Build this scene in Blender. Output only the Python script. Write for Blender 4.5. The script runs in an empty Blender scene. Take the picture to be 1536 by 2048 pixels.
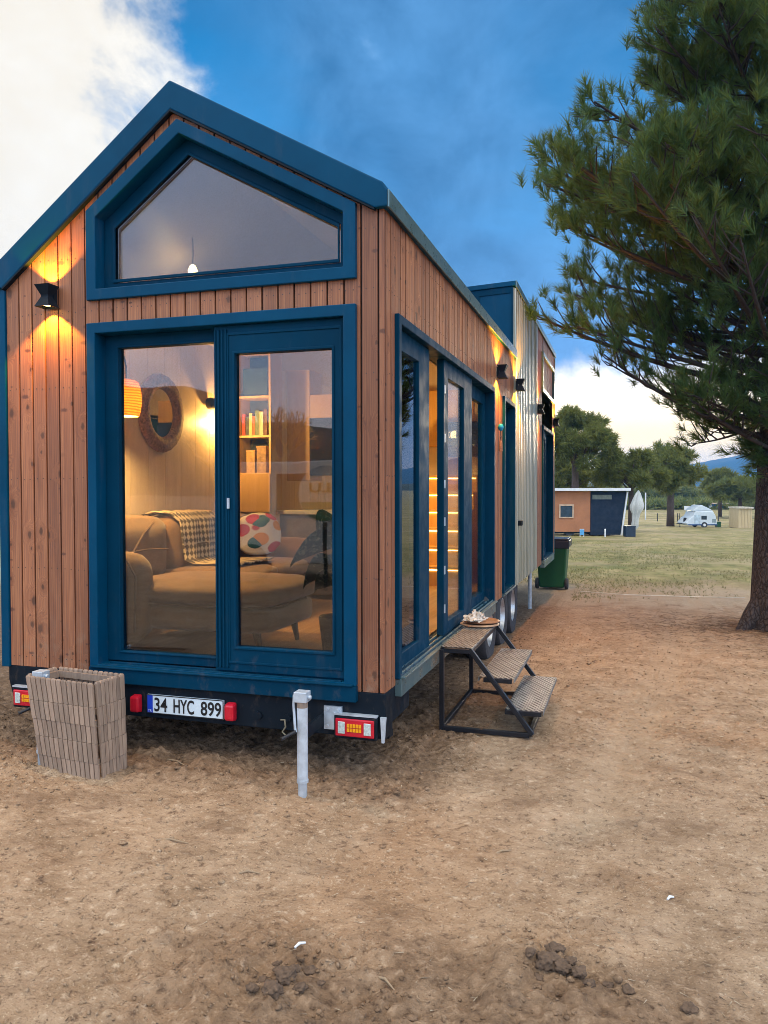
import bpy, bmesh, math, random
import numpy as np
from mathutils import Vector, Matrix, Euler
R = math.radians
random.seed(7); rng = np.random.default_rng(7)
scene = bpy.context.scene
COL = scene.collection

# ------------------------------------------------------------------ camera
CAM = np.array([1.2642, -4.1175, 1.5965]); YAW, PIT, ROL, FPX = R(17.15), R(-1.47), R(-.0764), 1589.6
fw = np.array([-math.sin(YAW)*math.cos(PIT), math.cos(YAW)*math.cos(PIT), math.sin(PIT)])
r0 = np.array([math.cos(YAW), math.sin(YAW), 0]); u0 = np.cross(r0, fw)
rt = r0*math.cos(ROL)+u0*math.sin(ROL); up = -r0*math.sin(ROL)+u0*math.cos(ROL)
def ray(px, py): return fw+rt*(px-768)/FPX-up*(py-1024)/FPX
def at(px, py, depth): return CAM+depth*ray(px, py)
def dirn(px, py):
    d = ray(px, py); return tuple(d/np.linalg.norm(d))
cd = bpy.data.cameras.new('camera'); cam = bpy.data.objects.new('camera', cd); COL.objects.link(cam)
m = Matrix((rt, up, -fw)).transposed().to_4x4(); m.translation = Vector(CAM); cam.matrix_world = m
cd.sensor_fit = 'VERTICAL'; cd.sensor_height = 24; cd.lens = FPX/2048*24; cd.clip_end = 5000; cd.clip_start = .02
scene.camera = cam

# ------------------------------------------------------------------ noise + ground profile
def vnoise(x, y, seed=0):
    xi = np.floor(x).astype(np.int64); yi = np.floor(y).astype(np.int64); xf = x-xi; yf = y-yi
    def h(a, b):
        n = (a*374761393+b*668265263+seed*1274126177) & 0xffffffff
        n = ((n ^ (n >> 13))*1274126177) & 0xffffffff
        return ((n ^ (n >> 16)) & 0xffff)/65535.0
    s = xf*xf*xf*(xf*(xf*6-15)+10); t = yf*yf*yf*(yf*(yf*6-15)+10)
    a = h(xi, yi)*(1-s)+h(xi+1, yi)*s; b = h(xi, yi+1)*(1-s)+h(xi+1, yi+1)*s
    return (a*(1-t)+b*t)*2-1
def fbm(x, y, o=4, seed=0):
    v = 0; a = 1
    for i in range(o): v = v+a*vnoise(x, y, seed+i*17); x = x*2.03+11.7; y = y*2.03-5.3; a *= .5
    return v
def prof(y): return -.018*np.clip(y-1.5, 0, 63)
def sstep(a, b, x):
    t = np.clip((x-a)/(b-a), 0, 1); return t*t*(3-2*t)
def rough_mask(x, y):
    near = np.exp(-((x-.15)**2/.12+(y+1.72)**2/.05))+np.exp(-((x-1.02)**2/.06+(y+1.42)**2/.05))
    strip = sstep(-1.35, -1.75, y)*.55*sstep(-.9, .0, x)
    bump = sstep(-.55, -.1, y)*sstep(.5, .05, x)*sstep(2.5, .6, y)*.8
    left = sstep(-1.6, -2.1, x)*.7*sstep(1.5, .5, y)
    return np.clip(near+strip+bump+left, 0, 1)
def gz(x, y):
    x = np.asarray(x, float); y = np.asarray(y, float)
    near = sstep(30, 8, np.hypot(x-1, y))
    rm = rough_mask(x, y)
    z = prof(y)+fbm(x*.23, y*.23, 3, 3)*.02*sstep(120, 20, y)
    z = z+near*(fbm(x*1.7, y*1.7, 3, 9)*.012+fbm(x*9, y*9, 4, 21)*(.007+.012*rm))
    z = z+near*rm*np.clip(fbm(x*5.5, y*5.5, 4, 40), 0, 1)*.03
    z = z+near*sstep(7, 3, y)*(np.abs(fbm(x*19, y*19, 3, 91))*(.006+.012*rm)+np.clip(fbm(x*33, y*33, 2, 14)-.15, 0, 1)*(.008+.012*rm))
    tr = sstep(1.2, 2.2, x)*sstep(-3, -1, y)+sstep(4, 7, y)           # ripples of the drier soil
    z = z+near*tr*(1-np.abs(vnoise(x*5+fbm(x*2, y*2, 2, 5), y*9, 61)))*.013
    rut = np.exp(-((x-1.25-.13*(y-1)-.12*np.sin(y*.6))/.16)**2)+np.exp(-((x-2.55-.10*(y-1)-.10*np.sin(y*.5+1))/.18)**2)
    z = z-near*rut*sstep(-1.5, .8, y)*(.022+.012*fbm(x*3, y*1.2, 2, 55))
    far = np.clip((y-160)/300, 0, 1.5); z = z+far*far*2.5
    return z
def ground_at(px, py):
    d = ray(px, py); lo, hi = 1.0, 400.0
    for _ in range(50):
        mid = (lo+hi)/2; p = CAM+mid*d
        if p[2] > prof(np.array(p[1])): lo = mid
        else: hi = mid
    p = CAM+lo*d; return p, lo
def gpt(px, depth):
    p = CAM+depth*ray(px, 1024); p[2] = float(gz(p[0], p[1])); return p

# ------------------------------------------------------------------ mesh helper
def basis(d):
    d = Vector(d).normalized(); a = Vector((0, 0, 1)) if abs(d.z) < .95 else Vector((1, 0, 0))
    x = d.cross(a).normalized(); return x, d.cross(x).normalized(), d
class MB:
    def __init__(s): s.v = []; s.f = []; s.m = []; s.a = []; s.cur = 0; s.val = 0.
    def add(s, vs, fs):
        o = len(s.v); s.v += [tuple(p) for p in vs]; s.f += [tuple(i+o for i in f) for f in fs]
        s.m += [s.cur]*len(fs); s.a += [s.val]*len(fs); return s
    def box(s, x0, y0, z0, x1, y1, z1):
        vs = [(x, y, z) for z in (z0, z1) for y in (y0, y1) for x in (x0, x1)]
        return s.add(vs, [(0, 2, 3, 1), (4, 5, 7, 6), (0, 1, 5, 4), (2, 6, 7, 3), (0, 4, 6, 2), (1, 3, 7, 5)])
    def prism(s, poly, mp, n0, n1):
        k = len(poly); vs = [mp(u, n0, z) for u, z in poly]+[mp(u, n1, z) for u, z in poly]
        fs = [tuple(range(k)), tuple(range(2*k-1, k-1, -1))]+[(i, i+k, (i+1) % k+k, (i+1) % k) for i in range(k)]
        return s.add(vs, fs)
    def ring(s, po, pi, mp, n0, n1):
        k = len(po); vs = [mp(u, n, z) for n in (n0, n1) for P in (po, pi) for u, z in P]; fs = []
        for i in range(k):
            j = (i+1) % k
            fs += [(i, j, k+j, k+i), (2*k+i, 3*k+i, 3*k+j, 2*k+j), (i, 2*k+i, 2*k+j, j), (k+i, k+j, 3*k+j, 3*k+i)]
        return s.add(vs, fs)
    def cyl(s, p, q, ra, rb=None, n=12, caps=True):
        rb = ra if rb is None else rb; p = Vector(p); q = Vector(q); x, y, _ = basis(q-p)
        vs = [c+(x*math.cos(2*math.pi*i/n)+y*math.sin(2*math.pi*i/n))*r for c, r in ((p, ra), (q, rb)) for i in range(n)]
        fs = [(i, (i+1) % n, (i+1) % n+n, i+n) for i in range(n)]
        if caps: fs += [tuple(range(n-1, -1, -1)), tuple(range(n, 2*n))]
        return s.add(vs, fs)
    def tube(s, pts, rad, n=8):
        pts = [Vector(p) for p in pts]; k = len(pts)
        rs = rad if isinstance(rad, (list, tuple)) else [rad]*k
        vs = []; fs = []; x = None
        for i, p in enumerate(pts):
            d = (pts[min(i+1, k-1)]-pts[max(i-1, 0)]).normalized()
            if x is None: x = basis(d)[0]
            x = (x-d*x.dot(d)).normalized(); y = d.cross(x)
            vs += [p+(x*math.cos(2*math.pi*j/n)+y*math.sin(2*math.pi*j/n))*rs[i] for j in range(n)]
        for i in range(k-1):
            fs += [(i*n+j, i*n+(j+1) % n, (i+1)*n+(j+1) % n, (i+1)*n+j) for j in range(n)]
        fs += [tuple(range(n-1, -1, -1)), tuple(range((k-1)*n, k*n))]
        return s.add(vs, fs)
    def bar(s, p, q, w, h=None):
        h = w if h is None else h; p = Vector(p); q = Vector(q); x, y, _ = basis(q-p)
        vs = [c+x*a*w/2+y*b*h/2 for c in (p, q) for a, b in ((-1, -1), (1, -1), (1, 1), (-1, 1))]
        return s.add(vs, [(3, 2, 1, 0), (4, 5, 6, 7), (0, 1, 5, 4), (1, 2, 6, 5), (2, 3, 7, 6), (3, 0, 4, 7)])
    def lathe(s, prof_, c=(0, 0, 0), n=24, axis='z', close=False):
        vs = []; fs = []; k = len(prof_)
        for r, h in prof_:
            for j in range(n):
                a = 2*math.pi*j/n; p = (r*math.cos(a), r*math.sin(a), h)
                if axis == 'x': p = (h, p[0], p[1])
                if axis == 'y': p = (p[0], h, p[1])
                vs.append((c[0]+p[0], c[1]+p[1], c[2]+p[2]))
        for i in range(k-1+(1 if close else 0)):
            i2 = (i+1) % k
            fs += [(i*n+j, i*n+(j+1) % n, i2*n+(j+1) % n, i2*n+j) for j in range(n)]
        if not close: fs += [tuple(range(n-1, -1, -1)), tuple(range((k-1)*n, k*n))]
        return s.add(vs, fs)
    def xform(s, M):
        s.v = [tuple(M @ Vector(p)) for p in s.v]; return s
    def build(s, name, mats, parent=None, loc=None, smooth=None, bevel=0, subd=0, recalc=True):
        me = bpy.data.meshes.new(name); me.from_pydata(s.v, [], s.f)
        mats = mats if isinstance(mats, (list, tuple)) else [mats]
        for mt in mats: me.materials.append(mt)
        me.polygons.foreach_set('material_index', s.m)
        at_ = me.attributes.new('piece', 'FLOAT', 'FACE'); at_.data.foreach_set('value', s.a)
        if recalc:
            bm = bmesh.new(); bm.from_mesh(me); bmesh.ops.recalc_face_normals(bm, faces=bm.faces); bm.to_mesh(me); bm.free()
        if smooth is not None:
            me.polygons.foreach_set('use_smooth', [True]*len(me.polygons)); me.set_sharp_from_angle(angle=R(smooth))
        me.update()
        o = bpy.data.objects.new(name, me); COL.objects.link(o)
        if parent: o.parent = parent
        if loc is not None: o.location = loc
        if subd: md = o.modifiers.new('s', 'SUBSURF'); md.levels = md.render_levels = subd
        if bevel:
            md = o.modifiers.new('b', 'BEVEL'); md.width = bevel; md.segments = 2; md.limit_method = 'ANGLE'; md.angle_limit = R(35)
        return o
def np_mesh(name, V, F, mat, parent=None, smooth=False):
    V = np.asarray(V, np.float32); F = np.asarray(F, np.int32); k = F.shape[1]
    me = bpy.data.meshes.new(name); me.vertices.add(len(V)); me.vertices.foreach_set('co', V.ravel())
    me.loops.add(F.size); me.loops.foreach_set('vertex_index', F.ravel()); me.polygons.add(len(F))
    me.polygons.foreach_set('loop_start', np.arange(0, F.size, k, dtype=np.int32)); me.polygons.foreach_set('loop_total', np.full(len(F), k, np.int32))
    if smooth: me.polygons.foreach_set('use_smooth', [True]*len(F))
    me.update(calc_edges=True)
    for mm in (mat if isinstance(mat, list) else [mat]): me.materials.append(mm)
    o = bpy.data.objects.new(name, me); COL.objects.link(o)
    if parent: o.parent = parent
    return o
def tag(o, label=None, cat=None, group=None, kind=None):
    for k, v in (('label', label), ('category', cat), ('group', group), ('kind', kind)):
        if v: o[k] = v
    return o
def thing(name, loc, label, cat, group=None, rz=0):
    o = bpy.data.objects.new(name, None); COL.objects.link(o); o.location = [float(c) for c in loc]; o.rotation_euler = (0, 0, rz)
    o.empty_display_size = .1; return tag(o, label, cat, group)
def copy_tree(o, parent=None):
    c = o.copy(); COL.objects.link(c); c.parent = parent
    for ch in [x for x in COL.objects if x.parent == o]: copy_tree(ch, c)
    return c

# ------------------------------------------------------------------ materials
class G:
    def __init__(s, tree): s.t = tree
    def n(s, typ, ins=None, out=0, **props):
        nd = s.t.nodes.new(typ)
        for k, v in props.items(): setattr(nd, k, v)
        for k, v in (ins or {}).items():
            if isinstance(v, bpy.types.NodeSocket): s.t.links.new(v, nd.inputs[k])
            else: nd.inputs[k].default_value = v
        return nd.outputs[out]
    def m(s, op, a, b=0., c=None):
        i = {0: a, 1: b}
        if c is not None: i[2] = c
        return s.n('ShaderNodeMath', i, operation=op)
    def sub(s, a, b): return s.m('SUBTRACT', a, b)
    def mul(s, a, b): return s.m('MULTIPLY', a, b)
    def addm(s, a, b): return s.m('ADD', a, b)
    def rng(s, v, a, b, c=0., d=1.): return s.n('ShaderNodeMapRange', {0: v, 1: a, 2: b, 3: c, 4: d}, interpolation_type='SMOOTHSTEP')
    def mix(s, f, a, b, mode='MIX'):
        f_ = f; return s.n('ShaderNodeMixRGB', {0: f_, 1: c4(a), 2: c4(b)}, blend_type=mode)
    def noise(s, vec, scale, detail=4, rough=.55, dist=0., out=0):
        return s.n('ShaderNodeTexNoise', {'Vector': vec, 'Scale': scale, 'Detail': detail, 'Roughness': rough, 'Distortion': dist}, out=out)
    def vmul(s, vec, k): return s.n('ShaderNodeVectorMath', {0: vec, 1: k}, operation='MULTIPLY')
    def vadd(s, vec, k): return s.n('ShaderNodeVectorMath', {0: vec, 1: k}, operation='ADD')
    def sep(s, vec, i): return s.n('ShaderNodeSeparateXYZ', {0: vec}, out=i)
    def ramp(s, f, stops):
        nd = s.t.nodes.new('ShaderNodeValToRGB'); s.t.links.new(f, nd.inputs[0]); cr = nd.color_ramp
        while len(cr.elements) < len(stops): cr.elements.new(.5)
        for e, (p, c) in zip(cr.elements, stops): e.position = p; e.color = c4(c)
        return nd.outputs[0]
    def coord(s, k='Object'): return s.n('ShaderNodeTexCoord', out=['Generated', 'Normal', 'UV', 'Object'].index(k))
    def pos(s): return s.n('ShaderNodeNewGeometry', out=0)
    def bump(s, h, strength, dist): return s.n('ShaderNodeBump', {'Strength': strength, 'Distance': dist, 'Height': h})
    def attr(s, nm, out=2): return s.n('ShaderNodeAttribute', out=out, attribute_name=nm)
def c4(c):
    if isinstance(c, bpy.types.NodeSocket): return c
    return tuple(c)+(1.,) if len(c) == 3 else tuple(c)
def newmat(name):
    mt = bpy.data.materials.new(name); mt.use_nodes = True; t = mt.node_tree; t.nodes.clear(); return mt, G(t)
def finish(g, sh, disp=None):
    o = g.t.nodes.new('ShaderNodeOutputMaterial'); g.t.links.new(sh, o.inputs[0])
def pbr(g, color, rough=.5, metal=0., normal=None, **kw):
    i = {'Base Color': c4(color), 'Roughness': rough, 'Metallic': metal}
    if normal is not None: i['Normal'] = normal
    i.update(kw); return g.n('ShaderNodeBsdfPrincipled', i)
def simple(name, color, rough=.5, metal=0., var=.25, scale=6., bump=0., bscale=60., **kw):
    mt, g = newmat(name); v = g.coord()
    f = g.noise(v, scale, 5, .6); dark = tuple(c*(1-var) for c in color); lite = tuple(min(1, c*(1+var)) for c in color)
    col = g.ramp(f, [(.3, dark), (.7, lite)])
    f2 = g.noise(v, scale*5, 3, .6)
    nr = g.bump(g.noise(v, bscale, 4, .6), .35, bump) if bump else None
    finish(g, pbr(g, col, g.rng(f2, .3, .7, max(.02, rough-.08), min(1, rough+.1)), metal, nr, **kw)); return mt

def wood_clad():
    mt, g = newmat('larch_cladding'); v = g.coord(); p = g.attr('piece')
    off = g.n('ShaderNodeCombineXYZ', {0: g.mul(p, 17.3), 1: g.mul(p, 9.1), 2: g.mul(p, 53.7)})
    vs = g.vadd(v, off)
    # knots: one scattered point per cell of the wall face (x on the front, y on the side)
    U = g.sub(g.sep(v, 0), g.sep(v, 1)); Zc = g.sep(v, 2)
    def knots(su, sz, k0, k1):
        kv = g.n('ShaderNodeCombineXYZ', {0: g.addm(g.mul(U, su), g.mul(p, k0)), 1: g.addm(g.mul(Zc, sz), g.mul(p, k1)), 2: 0.})
        vo = g.t.nodes.new('ShaderNodeTexVoronoi'); vo.voronoi_dimensions = '2D'; vo.inputs['Scale'].default_value = 1.; g.t.links.new(kv, vo.inputs['Vector'])
        dd_ = g.addm(vo.outputs['Distance'], g.mul(g.sub(g.noise(g.vmul(v, (60., 60., 34.)), 1., 3), .5), .13)); sz_ = g.rng(g.sep(vo.outputs['Color'], 1), 0., 1., .55, 1.7)
        return g.mul(dd_, sz_), g.sep(vo.outputs['Color'], 0)
    kd, cellr = knots(8.5, 5.2, 61.3, 37.7); keep = g.rng(cellr, .62, .66)
    kd2, cr2 = knots(5.5, 11., 23.1, 91.9); keep2 = g.rng(cr2, .72, .76)
    near = g.mul(g.rng(kd, .42, .05), keep)
    gv = g.vmul(vs, (26., 26., 1.1))
    gv2 = g.vadd(gv, g.n('ShaderNodeCombineXYZ', {0: g.mul(near, 2.2), 1: g.mul(near, 2.2), 2: 0.}))
    grain = g.noise(gv2, 1.6, 6, .6, .6)
    fine = g.noise(g.vmul(vs, (160., 160., 3.)), 1., 3, .6)
    wv = g.n('ShaderNodeTexWave', {'Vector': g.vmul(gv2, (.5, .5, .12)), 'Scale': 1.7, 'Distortion': 7., 'Detail': 3., 'Detail Scale': .8})
    c = g.ramp(grain, [(.25, (.19, .064, .025)), (.5, (.40, .146, .056)), (.75, (.57, .25, .105))])
    c = g.mix(g.mul(g.rng(wv, .45, .95), .55), c, (.17, .066, .04))
    c = g.mix(.26, c, g.ramp(fine, [(.3, (.1, .035, .02)), (.7, (.60, .33, .20))]))
    tone = g.ramp(p, [(0., (.54, .48, .47)), (.25, (.92, .86, .80)), (.5, (.74, .67, .64)), (.75, (1.12, 1.09, 1.04)), (1., (.92, .80, .70))])
    c = g.mix(1., c, tone, 'MULTIPLY')
    halo = g.mul(g.rng(kd, .34, .10), keep); c = g.mix(g.mul(halo, .45), c, (.24, .085, .035))
    knot = g.mul(g.rng(kd, .12, .05), keep); c = g.mix(g.mul(knot, .85), c, (.06, .024, .012))
    dash = g.mul(g.rng(kd2, .11, .04), keep2); c = g.mix(g.mul(dash, .8), c, (.07, .025, .018))
    big = g.noise(v, .8, 3); c = g.mix(g.rng(big, .35, .75, 0., .2), c, (.36, .18, .11))
    splash = g.mul(g.rng(Zc, .95, .45), g.rng(g.noise(g.vmul(v, (1., 1., .6)), 14., 5, .7), .48, .66)); c = g.mix(g.mul(splash, .45), c, (.30, .22, .15))
    nr = g.bump(g.addm(grain, g.mul(fine, .5)), .45, .004)
    finish(g, pbr(g, c, g.rng(fine, .2, .8, .5, .72), 0., nr)); return mt
WOOD = wood_clad()
def panel_wood(name, a, b, axis=2, sc=1.):
    mt, g = newmat(name); v = g.coord(); k = [14.*sc]*3; k[axis] = .9*sc
    p = g.attr('piece'); vs = g.vadd(g.vmul(v, tuple(k)), g.n('ShaderNodeCombineXYZ', {0: g.mul(p, 31.), 1: g.mul(p, 17.), 2: g.mul(p, 7.)}))
    f = g.noise(vs, 1.4, 5, .6, .5); c = g.ramp(f, [(.3, a), (.7, b)])
    finish(g, pbr(g, c, .5, 0., g.bump(f, .2, .002))); return mt
def painted(name, col, rough=.32, metal=.0, var=.18, spec=.09):
    mt, g = newmat(name); v = g.coord()
    f = g.noise(v, 1.7, 5, .62); d = g.noise(v, 45., 3, .6)
    c = g.ramp(f, [(.3, tuple(x*(1-var) for x in col)), (.7, tuple(x*(1+var) for x in col))])
    dust = g.rng(g.noise(g.vmul(v, (3., 3., .5)), 2.3, 5, .7), .55, .85, 0., .10)
    c = g.mix(dust, c, (.26, .21, .16))
    spl = g.mul(g.rng(g.sep(v, 2), 1.1, .35), g.rng(g.noise(g.vmul(v, (1., 1., .5)), 16., 5, .7), .54, .7)); c = g.mix(g.mul(spl, .10), c, (.28, .20, .13))
    finish(g, pbr(g, c, g.rng(g.noise(v, 9., 4), .3, .7, rough-.08, rough+.14), metal, g.bump(d, .12, .0015), **{'Specular IOR Level': spec})); return mt
TEAL = painted('petrol_blue_metal', (.0005, .053, .118), .38)
TEALD = painted('dark_petrol_frame', (.0005, .036, .078), .52, spec=.06)
CHASSIS = painted('black_chassis_steel', (.008, .014, .022), .42)
def ribmetal():
    mt, g = newmat('sky_pale_ribbed_metal'); v = g.coord(); f = g.noise(g.vmul(v, (3., 3., .4)), 2., 5, .6)
    c = g.ramp(f, [(.3, (.36, .375, .32)), (.7, (.50, .51, .43))]); d = g.noise(v, 30., 3)  # pale base colour paints bright sky reflection onto dark anthracite metal
    finish(g, pbr(g, c, g.rng(f, .3, .7, .3, .48), .55, g.bump(d, .08, .002))); return mt
RIB = ribmetal()
ZINC = simple('galvanised_steel', (.52, .60, .68), .40, .35, .25, 14., .002, 90.)
FLASH = simple('metal_flashing', (.12, .20, .22), .33, .45, .08, 3.)
BLACKM = simple('black_painted_tube', (.012, .014, .02), .38, .2, .3, 20., .001)
DARKIN = simple('dark_void', (.012, .012, .014), .8)
def glass(name, tint=(.76, .79, .80), k=1.25, add=.015):
    mt, g = newmat(name)
    fr = g.n('ShaderNodeFresnel', {'IOR': 1.5}); f = g.m('MINIMUM', g.addm(g.mul(fr, k), add), 1.)
    v = g.coord(); w = g.bump(g.noise(v, 1.3, 2), .06, .02)
    gl = g.n('ShaderNodeBsdfGlossy', {'Color': (.95, .96, 1., 1), 'Roughness': .012, 'Normal': w})
    tr = g.n('ShaderNodeBsdfTransparent', {'Color': c4(tint)})
    finish(g, g.n('ShaderNodeMixShader', {0: f, 1: tr, 2: gl})); return mt
GLASS = glass('window_glass'); GLASSD = glass('tinted_glass', (.62, .68, .72), 1.6, .03)
GLASSG = glass('gable_glass', (.34, .40, .50), 1.45, .01)
GLASSC = glass('clear_side_glass', (.88, .9, .9), .45, 0.)
def emit(name, col, st):
    mt, g = newmat(name); finish(g, g.n('ShaderNodeEmission', {0: c4(col), 1: st})); return mt
LED = emit('warm_led', (1., .62, .18), 9.); BULB = emit('warm_bulb', (1., .72, .3), 40.)
LENS = emit('lamp_lens', (1., .66, .2), 18.)
RUBBER = simple('tyre_rubber', (.035, .04, .048), .7, 0, .3, 20., .004, 120.)
RIM = simple('silver_rim', (.50, .53, .56), .35, .6)
REDL = simple('red_lens', (.55, .012, .03), .16, 0, .1); CLEARL = simple('clear_lens', (.62, .75, .78), .12, .3, .3, 90., .002, 200.)
AMBER = simple('amber_lens', (.95, .36, .01), .15, 0, .25, 80., .002, 200.)
WHITEP = simple('white_paint', (.72, .75, .78), .4, 0, .08); PLATE = simple('plate_white', (.66, .78, .86), .35, 0, .06)
BLUEP = simple('plate_blue', (.01, .05, .5), .4); INK = simple('plate_black', (.01, .01, .012), .5)
WALLIN = panel_wood('interior_panel', (.56, .44, .31), (.66, .53, .39)); FLOORIN = panel_wood('oak_floor', (.33, .18, .08), (.48, .28, .14), 1)
CABW = panel_wood('oak_cabinet', (.52, .34, .15), (.62, .42, .20)); CABO = simple('olive_cabinet', (.24, .22, .15), .5, 0, .1)
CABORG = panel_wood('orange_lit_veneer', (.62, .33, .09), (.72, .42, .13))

# ------------------------------------------------------------------ sky, sun
SUN_D = np.array(dirn(1265, 870)); SUN_EL = math.asin(SUN_D[2]); SUN_AZ = math.atan2(SUN_D[0], SUN_D[1])
w = bpy.data.worlds.new('World'); scene.world = w; w.use_nodes = True; t = w.node_tree; t.nodes.clear(); g = G(t)
d = g.n('ShaderNodeTexCoord', out=0)
dn = g.n('ShaderNodeVectorMath', {0: d}, operation='NORMALIZE')
def dot(v): return g.n('ShaderNodeVectorMath', {0: dn, 1: tuple(float(c) for c in v)}, out=1, operation='DOT_PRODUCT')
z = g.sep(dn, 2)
front = dot((float(fw[0]), float(fw[1]), 0.))
# cloud plane coordinates: directions projected on a flat cloud deck
zz = g.m('MAXIMUM', g.addm(z, .12), .05)
cv = g.n('ShaderNodeCombineXYZ', {0: g.m('DIVIDE', g.sep(dn, 0), zz), 1: g.m('DIVIDE', g.sep(dn, 1), zz), 2: 0.})
n1 = g.noise(cv, 1.1, 7, .55, .3); n2 = g.noise(dn, 6.5, 9, .62, .35); n3 = g.noise(dn, 2.2, 5, .5)
# clear blue, deeper and greener towards the zenith
blue = g.ramp(g.rng(z, .02, .62), [(0., (.10, .33, .74)), (.35, (.115, .38, .78)), (.62, (.04, .29, .66)), (.85, (.002, .19, .48)), (1., (.0, .15, .40))])
gray = g.ramp(n2, [(.3, (.024, .105, .25)), (.7, (.10, .28, .56))])
dk = dot(dirn(850, 300)); dkm = g.mul(g.rng(dk, .90, .99), g.rng(g.addm(g.mul(n3, .6), g.mul(n1, .5)), .38, .66))
sky = g.mix(g.mul(dkm, .85), blue, gray)
# pale mauve overcast behind the camera and overhead
mauve = g.ramp(n2, [(.25, (.84, 1.14, 1.60)), (.75, (1.32, 1.58, 1.98))])
mauve = g.mix(g.rng(z, .16, .02), mauve, (1.9, 1.6, 1.45))
mauve = g.mix(g.rng(z, .45, .85), mauve, (2.1, 1.92, 1.66)); bm = g.rng(g.sub(g.mul(n3, .25), front), -.34, .12)
sky = g.mix(bm, sky, mauve)
# bright white cloud bank to the left
wb = dot(dirn(-900, -300)); wbm = g.rng(g.addm(wb, g.addm(g.mul(g.sub(n2, .5), .15), g.mul(g.sub(n1, .5), .05))), 0.864, 0.906)
sky = g.mix(wbm, sky, g.mix(g.rng(n2, .3, .7), (.74, .69, .60), (.80, .78, .73)))
# loose bright cloud rags at the bank's edge
rag = g.mul(g.rng(wb, 0.756, 0.876), g.rng(n2, .60, .74)); sky = g.mix(g.mul(rag, .75), sky, (1.0, 1.25, 1.35))
# low glowing cloud round the hidden sun
sg = dot(tuple(SUN_D)); el = g.addm(z, g.mul(g.sub(n2, .5), .12))
sgm = g.mul(g.rng(g.addm(sg, g.mul(g.sub(n2, .5), .06)), .955, .985), g.rng(el, .175, .12))
gold = g.mix(g.rng(z, .13, .055), (1.05, .96, .80), (1.05, .78, .30)); sky = g.mix(sgm, sky, g.mix(g.rng(sg, .982, .998), gold, g.mix(g.rng(z, .12, .06), (1.7, 1.5, 1.15), (1.7, 1.25, .50))))
# higher pale cloud seen through the pine
hz = g.mul(g.rng(z, .10, .0), .75); hz = g.mul(hz, g.rng(front, .2, .9)); sky = g.mix(hz, sky, (1.15, .98, .72))
low = g.rng(z, .0, -.05); sky = g.mix(low, sky, (.34, .27, .2))
b1 = g.n('ShaderNodeBackground', {0: sky, 1: 1.0})
nish = g.n('ShaderNodeTexSky', sky_type='NISHITA', sun_disc=False, sun_elevation=SUN_EL, sun_rotation=SUN_AZ, dust_density=1.5)
b2 = g.n('ShaderNodeBackground', {0: nish, 1: .06})
o = t.nodes.new('ShaderNodeOutputWorld'); t.links.new(g.n('ShaderNodeMixShader', {0: .03, 1: b1, 2: b2}), o.inputs[0])
sl = bpy.data.lights.new('sun', 'SUN'); sl.energy = 3.0; sl.angle = R(10); sl.color = (1., .84, .62)
so = bpy.data.objects.new('sun', sl); COL.objects.link(so); so.rotation_euler = Vector(-SUN_D).to_track_quat('-Z', 'Y').to_euler()
def lamp(name, kind, loc, energy, color, parent=None, radius=.03, rot=None, size=None, blend=.15):
    l = bpy.data.lights.new(name, kind); l.energy = energy; l.color = color
    if kind in ('POINT', 'SPOT'): l.shadow_soft_size = radius
    if kind == 'SPOT': l.spot_size = size; l.spot_blend = blend
    if kind == 'AREA': l.size = size
    ob = bpy.data.objects.new(name, l); COL.objects.link(ob); ob.location = loc
    if rot: ob.rotation_euler = rot
    if parent: ob.parent = parent
    return ob

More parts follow.
